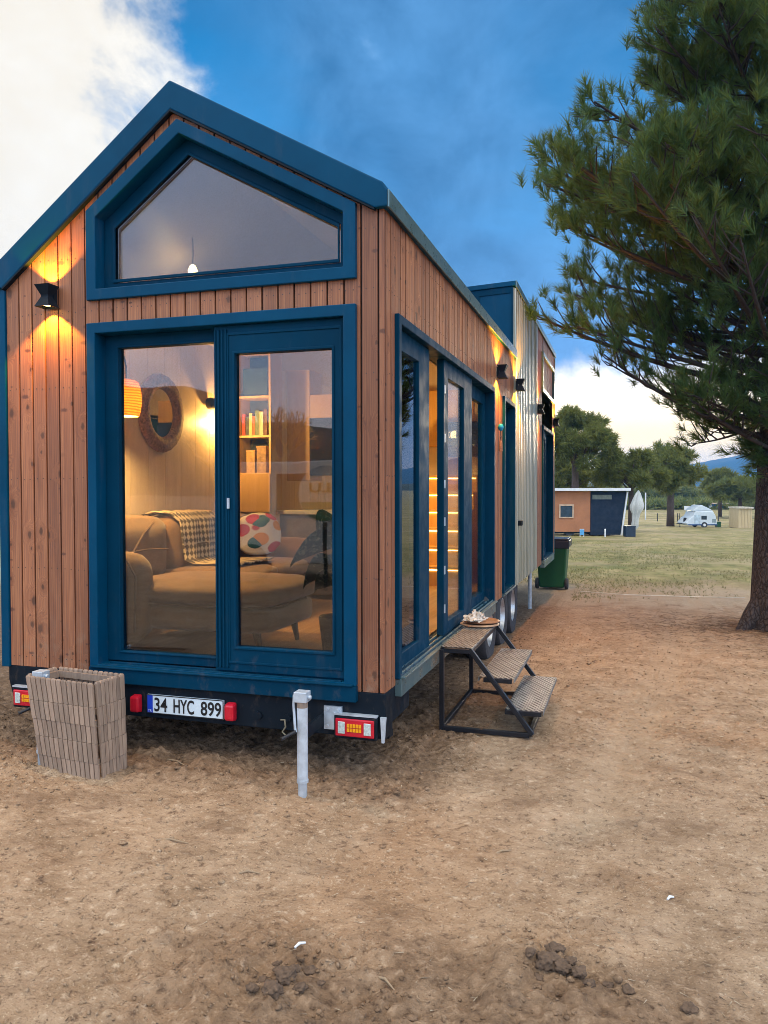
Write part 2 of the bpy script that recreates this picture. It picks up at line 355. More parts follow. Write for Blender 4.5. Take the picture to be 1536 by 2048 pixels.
# ------------------------------------------------------------------ ground
def axis(a, b, st, lim0, lim1, gr):
    mid = list(np.arange(a, b, st)); s_ = st; x = mid[-1]; hi = []
    while x < lim1: s_ = min(s_*gr, 40); x += s_; hi.append(x)
    s_ = st; x = mid[0]; lo = []
    while x > lim0: s_ = min(s_*gr, 40); x -= s_; lo.append(x)
    return np.array(lo[::-1]+mid+hi)
gx = axis(-2.4, 3.0, .0145, -900, 900, 1.06); gy = axis(-2.4, 1.6, .0145, -500, 1200, 1.05)
X, Y = np.meshgrid(gx, gy); Zg = gz(X, Y)
nx, ny = len(gx), len(gy); ii = np.arange(nx*ny).reshape(ny, nx)
F = np.stack([ii[:-1, :-1], ii[:-1, 1:], ii[1:, 1:], ii[1:, :-1]], -1).reshape(-1, 4)
def ground_mat():
    mt, g = newmat('dry_soil_and_grass'); p = g.pos(); x = g.sep(p, 0); y = g.sep(p, 1)
    a = g.noise(p, .55, 6, .6, .4); b = g.noise(p, 3.1, 7, .62, .3); c = g.noise(p, 22., 6, .68); e = g.noise(p, 110., 4, .65)
    rip = g.noise(g.vmul(p, (9., 26., 9.)), 1., 4, .6, .6)
    soil = g.ramp(b, [(.28, (.25, .165, .098)), (.5, (.375, .26, .165)), (.72, (.50, .365, .245))])
    soil = g.mix(g.rng(a, .46, .66, 0., .7), soil, g.ramp(b, [(.3, (.33, .195, .105)), (.7, (.44, .285, .17))]))
    soil = g.mix(g.rng(g.noise(p, 1.3, 5, .6), .56, .72, 0., .55), soil, (.36, .29, .205))
    soil = g.mix(g.rng(c, .47, .30, 0., .9), soil, (.13, .078, .05))
    soil = g.mix(g.rng(c, .55, .68, 0., .7), soil, (.60, .47, .34))
    soil = g.mix(g.rng(e, .57, .72, 0., .75), soil, (.70, .56, .40))
    soil = g.mix(g.rng(e, .42, .30, 0., .85), soil, (.09, .055, .038))
    soil = g.mix(g.rng(g.noise(g.vmul(p, (1., 1.7, 1.)), 2.0, 7, .7, .5), .50, .70, 0., .62), soil, (.185, .115, .07))
    # damp, freshly dug soil: front edge, below the bumper, right-hand corner; shade under the house painted in
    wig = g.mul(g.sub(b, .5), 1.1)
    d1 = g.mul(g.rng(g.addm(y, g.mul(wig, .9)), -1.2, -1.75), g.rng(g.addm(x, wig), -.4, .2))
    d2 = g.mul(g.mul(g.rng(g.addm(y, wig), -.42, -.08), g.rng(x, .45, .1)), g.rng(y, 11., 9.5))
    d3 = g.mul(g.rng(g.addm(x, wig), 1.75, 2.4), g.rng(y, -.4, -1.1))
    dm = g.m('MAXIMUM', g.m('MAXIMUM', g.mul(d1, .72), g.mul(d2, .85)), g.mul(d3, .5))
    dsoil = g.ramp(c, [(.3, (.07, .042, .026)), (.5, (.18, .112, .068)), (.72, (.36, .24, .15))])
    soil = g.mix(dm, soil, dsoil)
    # paler, packed wheel tracks
    tx = g.sub(g.sub(x, 1.25), g.addm(g.mul(g.sub(y, 1.), .13), g.mul(wig, .10))); tx2 = g.sub(g.sub(x, 2.55), g.addm(g.mul(g.sub(y, 1.), .10), g.mul(wig, .10)))
    trk = g.m('MAXIMUM', g.rng(g.m('ABSOLUTE', tx), .26, .08), g.rng(g.m('ABSOLUTE', tx2), .28, .08)); trk = g.mul(trk, g.rng(y, -1., 1.))
    soil = g.mix(g.mul(trk, .42), soil, (.44, .32, .21))
    # grass field beyond the track
    gr = g.ramp(g.noise(g.vmul(p, (1., .55, 1.)), 1.4, 7, .68), [(.28, (.085, .10, .03)), (.5, (.215, .205, .072)), (.72, (.42, .35, .17))])
    gr = g.mix(g.rng(g.noise(p, .28, 5, .6), .45, .68, 0., .75), gr, (.34, .285, .175))
    gr = g.mix(g.rng(g.noise(p, .5, 4, .6), .55, .7, 0., .6), gr, (.10, .15, .05))
    fy = g.addm(y, g.addm(g.mul(g.sub(a, .5), 5.), g.mul(g.sub(b, .5), 2.5)))
    gm = g.rng(g.sub(fy, g.mul(g.m('ABSOLUTE', g.sub(x, 1.)), .06)), 9.3, 14.)
    gm2 = g.mul(gm, g.rng(b, .25, .62, .45, 1.))
    col = g.mix(gm2, soil, gr)
    tan = g.mul(g.rng(fy, 7.4, 9.), g.rng(fy, 12., 10.)); col = g.mix(g.mul(tan, .5), col, (.40, .34, .25))
    fl = g.n('ShaderNodeBump', {'Strength': 1., 'Distance': .022, 'Height': g.addm(g.addm(g.mul(c, .9), g.mul(e, .32)), g.mul(rip, .7))})
    finish(g, pbr(g, col, .92, 0., fl, **{'Specular IOR Level': .2})); return mt
SOIL = ground_mat()
tag(np_mesh('ground', np.stack([X, Y, Zg], -1).reshape(-1, 3), F, SOIL, smooth=True), kind='structure')

# loose crumbs and pebbles
ico = bmesh.new(); bmesh.ops.create_icosphere(ico, subdivisions=1, radius=1); IV = np.array([v.co[:] for v in ico.verts]); IF = np.array([[v.index for v in f.verts] for f in ico.faces]); ico.free()
def rocks(P, S, flat=.65):
    n = len(P); V = IV[None]*(1+rng.uniform(-.38, .38, (n, len(IV), 1)))*S[:, None, None]*rng.uniform(.6, 1.3, (n, 1, 3)); V[:, :, 2] *= flat
    a = rng.uniform(0, 6.28, n); ca, sa = np.cos(a)[:, None], np.sin(a)[:, None]
    V = np.stack([V[..., 0]*ca-V[..., 1]*sa, V[..., 0]*sa+V[..., 1]*ca, V[..., 2]], -1)+P[:, None]
    return V.reshape(-1, 3), (IF[None]+(np.arange(n)*len(IV))[:, None, None]).reshape(-1, 3)
def crumb_mat(name, lo, mid, hi):
    mt, g = newmat(name); v = g.pos(); rnd = g.n('ShaderNodeNewGeometry', out=8)
    c = g.ramp(rnd, [(0., lo), (.55, mid), (1., hi)]); f = g.noise(v, 60., 5, .65)
    c = g.mix(1., c, g.ramp(f, [(.3, (.55, .55, .55)), (.7, (1.2, 1.2, 1.2))]), 'MULTIPLY')
    finish(g, pbr(g, c, .95, 0., g.bump(f, .6, .006))); return mt
CRUMB = crumb_mat('soil_crumb', (.15, .10, .07), (.36, .25, .17), (.56, .45, .33))
cand = np.stack([rng.uniform(-3, 4.2, 110000), rng.uniform(-2.4, 6.5, 110000)], -1)
pr_ = .17+.8*rough_mask(cand[:, 0], cand[:, 1])+.12*(fbm(cand[:, 0]*1.5, cand[:, 1]*1.5, 3, 77) > .25)
cand = cand[rng.random(110000) < pr_*.75]
S = np.clip(rng.lognormal(-5.45, .5, len(cand)), .002, .018)
P = np.column_stack([cand, gz(cand[:, 0], cand[:, 1])+S*.2]); V, Fr = rocks(P, S)
tag(np_mesh('soil_crumbs', V, Fr, SOIL), 'loose soil crumbs and small pebbles scattered over the bare ground', 'soil', kind='stuff')
CLOD = crumb_mat('earth_clod', (.10, .064, .043), (.19, .125, .08), (.30, .205, .135))
FLECK = crumb_mat('straw_fleck', (.09, .06, .045), (.40, .30, .20), (.62, .52, .38))
fx = rng.uniform(-3, 5.5, 5200); fy_ = rng.uniform(-2.4, 8.5, 5200); kk = (fx > .05) | (fy_ < .1); fx = fx[kk]; fy_ = fy_[kk]
def flecks(fx, fy_, lmin, lmax, wd):
    n_ = len(fx); a_ = rng.uniform(0, 6.28, n_); l = rng.uniform(lmin, lmax, n_)/2; dx, dy = np.cos(a_)*l, np.sin(a_)*l; z_ = gz(fx, fy_)+.004; w_ = rng.uniform(.5, 1.2, n_)*wd
    px_, py_ = -np.sin(a_)*w_, np.cos(a_)*w_; tl_ = rng.uniform(-.15, .35, n_)*l
    V_ = np.stack([np.stack([fx-dx-px_, fy_-dy-py_, z_], -1), np.stack([fx-dx+px_, fy_-dy+py_, z_], -1), np.stack([fx+dx, fy_+dy, z_+np.abs(tl_)], -1), np.stack([fx-dx, fy_-dy, z_+w_], -1)], 1).reshape(-1, 3)
    b_ = np.arange(n_)[:, None]*4; return V_, np.concatenate([b_+[0, 2, 3], b_+[3, 2, 1], b_+[0, 1, 2]], 0)
V, Fr = flecks(fx, fy_, .012, .05, .0022)
tag(np_mesh('straw_flecks', V, Fr, FLECK), 'tiny bits of straw and bark strewn over the bare ground', 'straw', kind='stuff')
nl_ = 5200; ra = np.abs(rng.normal(0, .75, nl_))+.25; aa = rng.uniform(0, 6.28, nl_); V, Fr = flecks(3.05+ra*np.cos(aa)*1.2, 6.5+ra*np.sin(aa), .06, .14, .0028)
tag(np_mesh('needle_litter', V, Fr, crumb_mat('dead_needles', (.08, .05, .035), (.20, .12, .07), (.34, .22, .13))), 'brown fallen needles littering the soil round the foot of the big pine', 'needle litter', kind='stuff')
def clod(x, y, r, label, seed, group):
    bm_ = bmesh.new(); bmesh.ops.create_icosphere(bm_, subdivisions=4, radius=r); s_ = random.Random(seed); off = Vector((s_.random()*50, s_.random()*50, 0))
    from mathutils import noise as mn
    for v in bm_.verts:
        d_ = v.co.normalized(); k = 1+.42*mn.fractal(d_*1.4+off, 1, 2, 3)+.22*mn.fractal(d_*5+off, 1, 2, 4); v.co = Vector((v.co.x*k*1.2, v.co.y*k, v.co.z*k*.62))
    me = bpy.data.meshes.new('earth_clod'); bm_.to_mesh(me); bm_.free(); me.materials.append(CLOD); me.polygons.foreach_set('use_smooth', [True]*len(me.polygons))
    ob = bpy.data.objects.new('earth_clod', me); COL.objects.link(ob); ob.location = (x, y, float(gz(x, y))+r*.25); ob.rotation_euler = (0, 0, s_.random()*6)
    tag(ob, label, 'clod', group)
L1 = 'dark earth clod in the crumbly heap at the bottom of the picture left of centre'
L2 = 'dark earth clod in the crumbly heap at the bottom right of the foreground'
for i, (px, py, r_) in enumerate([(545, 2008, .03), (572, 1975, .03), (618, 1940, .024), (528, 1968, .02), (560, 1948, .02), (590, 1950, .018), (505, 2000, .016), (600, 1990, .018), (640, 1965, .014), (555, 1925, .014)]):
    p, _ = ground_at(px, py); clod(p[0], p[1], r_, L1, i, 'clods in the left foreground heap')
for i, (px, py, r_) in enumerate([(1095, 1940, .038), (1125, 1950, .028), (1160, 1968, .022), (1075, 1955, .02), (1255, 1985, .018), (1378, 2020, .022), (1110, 1920, .026), (1140, 1935, .018), (1060, 1935, .016), (1180, 1990, .016), (1215, 1975, .014)]):
    p, _ = ground_at(px, py); clod(p[0], p[1], r_, L2, 30+i, 'clods in the right foreground heap')
def litter(px, py, l, col, rz, label, cat, name):
    p, _ = ground_at(px, py); mb = MB(); mb.tube([(-l/2, 0, .006), (0, .004, .011), (l/2, 0, .007)], [.004, .006, .004], 8)
    o_ = mb.build(name, simple(name+'_paper', col, .6), loc=(p[0], p[1], float(gz(p[0], p[1]))), smooth=60); o_.rotation_euler = (0, 0, rz); tag(o_, label, cat)
litter(600, 1897, .045, (.75, .8, .88), 1.0, 'crumpled white wrapper on bare soil above the left foreground clods', 'wrapper', 'paper_wrapper')
litter(1341, 1795, .035, (.7, .75, .8), .8, 'white cigarette stub on bare soil at the right of the foreground', 'cigarette stub', 'cigarette_stub')
for px, py, l, rz, lb in [(500, 1748, .09, .3, 'pale thin wood chip lying on the dirt below the jack leg'), (770, 1962, .10, -.5, 'thin straw twig on dark soil at the bottom centre'), (345, 1690, .16, .1, 'thin reddish twig on the dirt below the slatted basket'), (1010, 1700, .12, .7, 'pale dry twig on the dirt below the metal steps'), (355, 1530, .2, -.4, 'long dry stick on the dug soil behind the slatted basket')]:
    p, _ = ground_at(px, py); mb = MB(); mb.tube([(-l/2, 0, .004), (-.1*l, .01, .009), (l/2, -.006, .005)], [.0035, .005, .002], 6)
    o_ = mb.build('dry_twig', simple('dry_twig_bark', (.38, .28, .18), .8), loc=(p[0], p[1], float(gz(p[0], p[1]))), smooth=60); o_.rotation_euler = (0, 0, rz); tag(o_, lb, 'twig')

# ================================================================== the tiny house on its trailer
house = thing('tiny_house', (0, 0, 0), 'large timber-clad tiny house on a trailer with petrol blue gable roof and glass doors', 'tiny house')
mf = lambda u, n, z: (u, n, z)          # front wall: u = x, n inward
ms = lambda u, n, z: (-n, u, z)         # right side wall: u = y, n inward
def lin(pts):
    xs = [p[0] for p in pts]; zs = [p[1] for p in pts]
    return lambda u: float(np.interp(u, xs, zs))
def planks(mb, mp, u0, u1, lo, hi, holes, pitch, gap, n0, n1, extra=(), jitter=0., nails=None):
    k = 0; u = u0
    while u < u1-1e-4:
        a, b = u+gap/2, min(u+pitch, u1)-gap/2; u += pitch; k += 1; mb.val = random.random()
        dn_ = random.uniform(0, jitter)
        cuts = sorted({a, b}|{c for h in holes for c in h[0] if a < c < b}|{c for c in extra if a < c < b})
        for ca, cb in zip(cuts, cuts[1:]):
            if cb-ca < 1e-4: continue
            mid = (ca+cb)/2; segs = [(lo, hi)]
            for us, hl, hh in holes:
                if us[0] < mid < us[-1]:
                    new = []
                    for sl_, sh in segs:
                        if hl(mid) > sl_(mid)+1e-4: new.append((sl_, hl))
                        if hh(mid) < sh(mid)-1e-4: new.append((hh, sh))
                    segs = new
            e = 1e-6
            for sl_, sh in segs:
                if nails is not None and cb-ca > .05:
                    for zn in (.56, 1.12, 1.68, 2.24, 2.70, 3.02, 3.4, 3.8):
                        if sl_(mid)+.03 < zn < sh(mid)-.03:
                            for du_ in (-.022, .022):
                                cc_ = (mid+du_+random.uniform(-.002, .002), zn+random.uniform(-.006, .006)); nails.prism([(cc_[0]+.0034*math.cos(q_), cc_[1]+.0034*math.sin(q_)) for q_ in np.linspace(0, 5.2, 6)], mp, n0+dn_-.0012, n0+dn_+.003)
                mb.prism([(ca, sl_(ca+e)), (cb, sl_(cb-e)), (cb, sh(cb-e)), (ca, sh(ca+e))], mp, n0+dn_, n1)
    return mb
K = lambda v: (lambda u: v)
BZ = .495
gable = lin([(-2.5, 2.90), (-1.289, 3.835), (0., 3.125)])
wtop = lin([(-1.883, 3.29), (-1.253, 3.756), (-.159, 3.157)])
FX = [-1.289]
dhole = ([-1.87, -.175], K(.455), K(2.605)); whole = ([-1.87, -1.253, -.175], K(2.767), lambda u: wtop(u)-.013)
nails_f = MB()
planks(MB(), mf, -2.5, 0, K(BZ), gable, [dhole, whole], .0985, .0105, 0, .02, FX, .003, nails_f).build('front_cladding', WOOD, house)
planks(MB(), mf, -2.495, -.02, K(BZ+.01), lambda u: gable(u)-.02, [dhole, whole], 9, 0, .0205, .135, FX).build('front_wall_core', DARKIN, house)
planks(MB(), mf, -2.38, -.125, K(.56), lambda u: gable(u)-.03, [dhole, whole], 9, 0, .1355, .15, FX).build('front_inner_lining', WALLIN, house)
# right side wall
side_holes = [([.205, 3.53], K(.45), K(2.585)), ([4.168, 4.963], K(.53), K(2.575))]
planks(MB(), ms, .021, 4.99, K(BZ), K(3.135), side_holes, .0985, .0105, 0, .02, (), .003, nails_f).build('side_cladding', WOOD, house)
rear_holes = [([8.0, 9.8], K(3.1), K(3.68)), ([8.07, 9.71], K(.56), K(2.585))]
planks(MB(), ms, 7.3, 10.1, K(BZ), K(3.93), rear_holes, .0985, .0105, 0, .02, (), .003, nails_f).build('rear_side_cladding', WOOD, house)
cm = MB(); planks(cm, ms, .14, 5.05, K(BZ+.01), K(3.12), side_holes, 99, 0, .0205, .12)
planks(cm, ms, 5.06, 10.08, K(BZ+.01), K(3.9), rear_holes, 99, 0, .0205, .12); cm.build('side_wall_core', DARKIN, house)
planks(MB(), ms, .15, 6.4, K(.56), K(3.1), [([.255, 3.48], K(.53), K(2.54)), ([4.2, 4.93], K(.55), K(2.54))], 99, 0, .1205, .135).build('side_inner_lining', WALLIN, house)
tag(nails_f.build('cladding_nails', simple('nail_steel', (.09, .07, .06), .5, .5), house), kind='stuff')
# ribbed metal section: flat trays with standing ribs
rm_ = MB(); rm_.prism([(4.995, BZ), (7.298, BZ), (7.298, 3.93), (4.995, 3.93)][:0] or [(5.06, BZ), (7.298, BZ), (7.298, 3.93), (5.06, 3.93)], ms, .004, .02)
rm_.prism([(4.995, BZ), (5.0595, BZ), (5.0595, 3.12), (4.995, 3.12)], ms, .004, .02)
for i in range(15):
    y_ = 5.09+i*.1555
    if y_ > 7.27: break
    rm_.prism([(y_-.022, BZ+.002), (y_+.022, BZ+.002), (y_+.022, 3.925), (y_-.022, 3.925)], lambda u, n, z: (-n, u, z), -.016, .006)
rm_.build('ribbed_metal_cladding', RIB, house, bevel=.006)
# left, rear walls, floor, corner trim
lm = MB(); lm.prism([(-2.52, BZ), (-2.42, BZ), (-2.42, 2.86), (-2.52, 2.86)], mf, .022, 10.08); lm.build('left_wall', TEAL, house)
MB().box(-2.56, -.012, BZ-.01, -2.5005, .06, 2.90).build('corner_trim', TEAL, house, bevel=.004)
planks(MB(), mf, -2.5, -.02, K(BZ), lambda u: gable(u)-.02, [], 9, 0, 10.085, 10.12, FX).build('rear_wall', TEAL, house)
MB().box(-2.42, .151, .5, -.121, 10.08, .555).build('floor', FLOORIN, house)
# interior shells: left lining of vertical panels, partition, ceiling
planks(MB(), lambda u, n, z: (-2.42+n, u, z), .16, 6.4, K(.556), K(2.93), [], .24, .003, .0, .04).build('left_inner_lining', WALLIN, house)
planks(MB(), mf, -2.375, -.136, K(.556), lambda u: gable(u)-.05, [], .3, .004, 6.4, 6.45, FX).build('partition_wall', WALLIN, house)
cl = MB(); cl.prism([(-2.40, 2.945), (-1.289, 3.795), (-1.289, 3.76), (-2.40, 2.91)], mf, .151, 6.39); cl.build('ceiling_panel', WALLIN, house)
cl = MB(); cl.prism([(-1.2885, 3.795), (-.13, 3.155), (-.13, 3.12), (-1.2885, 3.76)], mf, .151, 6.39); cl.build('ceiling_panel', WALLIN, house)
# roof: one solid slab with deep fascia; left slope runs on to the rear
rp = [(-2.575, 3.012), (-1.294, 3.979), (-.03, 3.264), (-.004, 3.25), (.022, 3.205), (.024, 3.118), (-.05, 3.116), (-1.289, 3.812), (-2.50, 2.876), (-2.575, 2.868)]
rb = MB(); rb.prism(rp, mf, -.032, 5.054); rp2 = [rp[0], rp[1], (-1.2935, 3.812), rp[8], rp[9]]
rb.prism(rp2, mf, 5.0545, 10.14)
for i in range(9): rb.prism([(-1.25, 3.957), (-.05, 3.278), (-.05, 3.30), (-1.25, 3.979)], mf, .4+i*.52, .425+i*.52)
rb.build('roof', TEAL, house, bevel=.008)
mb = MB(); mb.prism([(-2.5, 2.8755), (-1.289, 3.8115), (-.05, 3.1155), (-.05, 3.105), (-1.289, 3.799), (-2.5, 2.863)], mf, -.034, -.001); mb.build('fascia_glow_stop', CHASSIS, house)  # dark strip added below the fascia to soak up green lamp bounce
MB().box(.0245, -.03, 3.112, .034, 5.054, 3.206).build('eave_flashing', FLASH, house, bevel=.003)
# raised box over the rear half
bx_ = MB(); bx_.prism([(-1.45, 3.5), (-.0205, 3.1), (-.0205, 3.935), (-1.45, 3.868)], mf, 5.056, 5.10); bx_.build('raised_box_front', TEAL, house)
bt = MB()
bt.prism([(-1.45, 3.80), (-.045, 3.868), (-.045, 3.936), (-1.45, 3.868)], mf, 5.046, 5.0555)
bt.bar((-.42, 5.05, 3.3), (-.42, 5.05, 3.86), .012, .03); bt.bar((-.028, 5.05, 3.13), (-.028, 5.05, 3.93), .03, .016)
bt.build('raised_box_trim', TEALD, house)
rf = MB(); rf.prism([(-1.5, 3.87), (.012, 3.942), (.012, 3.998), (-1.5, 3.925)], mf, 5.03, 10.15); rf.build('raised_box_roof', TEAL, house, bevel=.006)
MB().box(.0125, 5.03, 3.925, .026, 10.15, 4.0).build('raised_box_flashing', FLASH, house, bevel=.004)
MB().box(-.02, 10.1005, BZ, .012, 10.13, 3.92).build('rear_corner_trim', FLASH, house, bevel=.004)

# ---- openings
def rect(u0, z0, u1, z1): return [(u0, z0), (u1, z0), (u1, z1), (u0, z1)]
# gable window
go = [(-1.883, 2.754), (-.159, 2.754), (-.159, 3.157), (-1.253, 3.756), (-1.883, 3.29)]
gi = [(-1.815, 2.82), (-.232, 2.82), (-.232, 3.118), (-1.24, 3.672), (-1.815, 3.248)]
gg = [(-1.75, 2.868), (-.276, 2.868), (-.276, 3.082), (-1.228, 3.594), (-1.75, 3.212)]
gw = MB().ring(go, gi, mf, -.026, .145).build('gable_window', TEAL, house, bevel=.005)
gs = MB(); gs.ring(gi, gg, mf, .062, .125); gs.ring([(u*.9965-.004, z) for u, z in gg], [(u*.98-.02, z+(.02 if z < 2.9 else -.02)) for u, z in gg], mf, .052, .0615)
gs.build('window_sash', TEALD, gw, bevel=.004)
MB().prism(gg, mf, .088, .096).build('glass_pane', GLASSG, gw)
# front sliding door
fd = MB(); fd.ring(rect(-1.885, .53, -.16, 2.617), rect(-1.825, .545, -.232, 2.553), mf, -.026, .145)
fdo = fd.build('sliding_door', TEAL, house, bevel=.005)
sb = MB(); sb.box(-1.885, -.034, .44, -.16, .01, .5285); sb.box(-1.87, -.05, .5285, -.175, .1, .54); sb.box(-1.78, -.02, .5405, -.25, .0, .552); sb.box(-1.78, .03, .5405, -.25, .045, .556)
sb.build('door_sill', TEALD, fdo, bevel=.004)
s1 = MB(); s1.ring(rect(-1.825, .556, -1.0, 2.553), rect(-1.725, .618, -1.037, 2.475), mf, .07, .125); s1.ring(rect(-1.735, .606, -1.03, 2.485), rect(-1.725, .618, -1.037, 2.475), mf, .06, .07)
s1.build('door_sash', TEALD, fdo, bevel=.004)
s2 = MB(); s2.ring(rect(-1.04, .556, -.232, 2.553), rect(-.905, .70, -.309, 2.388), mf, .012, .066); s2.ring(rect(-.92, .685, -.295, 2.403), rect(-.905, .70, -.309, 2.388), mf, .003, .012)
for i, x_ in enumerate((-1.035, -1.012, -.99, -.965)): s2.box(x_, .004-.004*(i % 2), .575, x_+.01, .0125, 2.53)
s2.ring(rect(-.96, .60, -.25, 2.51), rect(-.945, .615, -.265, 2.495), mf, .006, .0125)
s2.build('door_sash', TEALD, fdo, bevel=.003)
MB().box(-1.727, .094, .616, -1.035, .102, 2.477).build('glass_pane', GLASS, fdo)
MB().box(-.907, .036, .698, -.307, .044, 2.39).build('glass_pane', GLASS, fdo)
hb = MB(); hb.box(-.952, -.008, 1.50, -.94, .005, 1.56); hb.build('door_latch', ZINC, fdo)
# side glass door: three bays, middle sash pushed open
sd = MB().ring(rect(.19, .53, 3.545, 2.597), rect(.245, .545, 3.49, 2.545), ms, -.026, .135).build('side_glass_door', TEALD, house, bevel=.005)
sb = MB(); sb.prism(rect(.2, .43, 3.54, .5285), ms, -.034, .02); sb.prism(rect(.21, .5285, 3.53, .541), ms, -.055, .12)
for n_ in (-.02, .022, .062): sb.prism(rect(.25, .5415, 3.48, .556), ms, n_, n_+.012)
sb.build('door_sill', FLASH, sd, bevel=.003)
def sash(u0, u1, n0, wl, wr, par, gls=None, zt=.12):
    o_ = MB().ring(rect(u0, .557, u1, 2.543), rect(u0+wl, .64, u1-wr, 2.543-zt), ms, n0, n0+.05).build('door_sash', TEALD, par, bevel=.004)
    MB().prism(rect(u0+wl-.002, .638, u1-wr+.002, 2.545-zt), ms, n0+.02, n0+.028).build('glass_pane', gls or (GLASSD if par is not sd else GLASS), par); return o_
sash(.246, 1.07, .018, .12, .27, sd); sash(1.46, 2.53, .008, .14, .34, sd, GLASSC); sash(2.62, 3.489, .065, .10, .12, sd, GLASSC)
MB().prism(rect(2.54, .557, 2.61, 2.543), ms, .065, .11).build('door_post', TEALD, sd, bevel=.004)
for z_ in (.72, 1.0, 1.35, 1.62, 1.95, 2.3): MB().prism(rect(1.465, z_, 1.49, z_+.06), ms, .0075, .002).build('door_hinge_plate', ZINC, sd)
# second glass door
d2 = MB().ring(rect(4.155, .53, 4.976, 2.589), rect(4.205, .545, 4.926, 2.539), ms, -.026, .135).build('side_glass_door', TEALD, house, bevel=.005)
sb = MB(); sb.prism(rect(4.16, .515, 4.97, .5285), ms, -.04, .02); sb.prism(rect(4.16, .4965, 4.97, .515), ms, -.02, .02); sb.build('door_sill', FLASH, d2, bevel=.003)
sash(4.205, 4.926, .07, .09, .09, d2)
d3 = MB().ring(rect(8.06, .55, 9.72, 2.597), rect(8.12, .565, 9.66, 2.54), ms, -.026, .135).build('side_glass_door', TEALD, house, bevel=.005)
sb = MB(); sb.prism(rect(8.07, .44, 9.71, .5485), ms, -.045, .02); sb.build('door_sill', FLASH, d3, bevel=.003)
sash(8.12, 8.9, .03, .1, .1, d3); sash(8.88, 9.66, .085, .1, .1, d3)
ww = MB().ring(rect(7.99, 3.09, 9.83, 3.69), rect(8.05, 3.15, 9.77, 3.63), ms, -.028, .135).build('side_window', FLASH, house, bevel=.005)
MB().ring(rect(8.05, 3.15, 9.77, 3.63), rect(8.11, 3.21, 9.71, 3.57), ms, .06, .11).build('window_sash', TEALD, ww)
MB().prism(rect(8.109, 3.209, 9.711, 3.571), ms, .08, .088).build('glass_pane', GLASSD, ww)
MB().box(0.004, 5.35, 1.19, .05, 5.47, 1.25).build('lock_box', CHASSIS, house, bevel=.006)

# ---- wall lamps (bow-tie shaped, lit up and down)
def wall_lamp(p, outn, e=7., ang=108):
    o_ = Vector(outn); s_ = Vector((-o_.y, o_.x, 0)); p = Vector(p)
    root = MB(); q = p+o_*.055
    w_, d_ = .052, .05
    def fr(hw, hd, z): return [q+s_*a*hw+o_*b*hd+Vector((0, 0, z)) for a, b in ((-1, -1), (1, -1), (1, 1), (-1, 1))]
    rr = [fr(w_, d_, .066), fr(w_*.5, d_*.46, .006), fr(w_*.5, d_*.46, -.006), fr(w_, d_, -.066)]
    vs = [v for r_ in rr for v in r_]; fs = [(i*4+j, i*4+(j+1) % 4, i*4+4+(j+1) % 4, i*4+4+j) for i in range(3) for j in range(4)]
    ins = [fr(w_*.9, d_*.9, .0665), fr(w_*.66, d_*.66, .03)], [fr(w_*.9, d_*.9, -.0665), fr(w_*.66, d_*.66, -.03)]
    root.add(vs, fs+[(4, 5, 6, 7)])
    for a, b in ins:
        root.add(a+b, [(j, (j+1) % 4, 4+(j+1) % 4, 4+j) for j in range(4)])
    for a, b in zip((rr[0], rr[3]), (ins[0][0], ins[1][0])): root.add(a+b, [(j, (j+1) % 4, 4+(j+1) % 4, 4+j) for j in range(4)])
    root.add([p+s_*a*.03+o_*b+Vector((0, 0, c)) for c in (-.05, .05) for a, b in ((-1, 0), (1, 0), (1, .03), (-1, .03))], [(0, 1, 2, 3), (7, 6, 5, 4), (0, 4, 5, 1), (1, 5, 6, 2), (2, 6, 7, 3), (3, 7, 4, 0)])
    lo_ = root.build('wall_lamp', CHASSIS, house, recalc=False)
    for sg_ in (1, -1):
        c = q+Vector((0, 0, .05*sg_)); mb = MB(); mb.cyl(c, c+Vector((0, 0, .004*sg_)), .024, n=16); mb.build('lamp_lens', LENS, lo_)
        lamp('wall_lamp_light', 'SPOT', q+Vector((0, 0, .058*sg_)), e*4.5, (1., .40, .025), lo_, .008, (0 if sg_ < 0 else math.pi, 0, 0), R(ang), .3)
wall_lamp((-2.14, -.003, 2.79), (0, -1, 0), 9.5)
for y_, z_ in ((3.78, 2.78), (5.08, 2.815), (7.38, 2.765), (9.9, 2.785)): wall_lamp((.012 if y_ in (5.08,) else .003, y_, z_), (1, 0, 0), 12., 136)

# ---- trailer: bumper, plate, lights, wheels, jacks
mb = MB(); mb.prism([(-2.52, BZ-.002), (-2.52, .40), (-2.475, .24), (0., .24), (0., BZ-.002)], mf, .004, .14)
mb.box(-2.4, .1405, .2, -.02, .22, .24); bump_ = mb.build('bumper', CHASSIS, house, bevel=.006)
mb = MB(); mb.box(-.06, .1405, .30, -.004, .5, BZ-.004); mb.box(-.35, .3, .33, -.25, 9.9, .494); mb.box(-2.25, .3, .33, -2.15, 9.9, .494)
for y_ in (1.2, 2.6, 6.4, 8.): mb.box(-2.15, y_, .38, -.35, y_+.08, .4935)
mb.box(-2.4, .16, .4945, -.14, 10.05, .4995); mb.build('chassis_frame', CHASSIS, house)
mb = MB(); mb.prism([(-.026, .365), (.006, .365), (-.004, .225), (-.018, .225)], mf, -.014, .0035); mb.build('bumper_bracket', ZINC, house)
pl = MB().box(-1.493, -.012, .272, -.98, .003, .385).build('licence_plate', PLATE, house, bevel=.003)
MB().box(-1.4905, -.0135, .2745, -1.452, -.0121, .3825).build('plate_band', BLUEP, pl)
mb = MB(); mb.ring(rect(-1.493, .272, -.98, .385), rect(-1.488, .277, -.985, .380), mf, -.0138, -.0121); mb.build('plate_border', INK, pl)
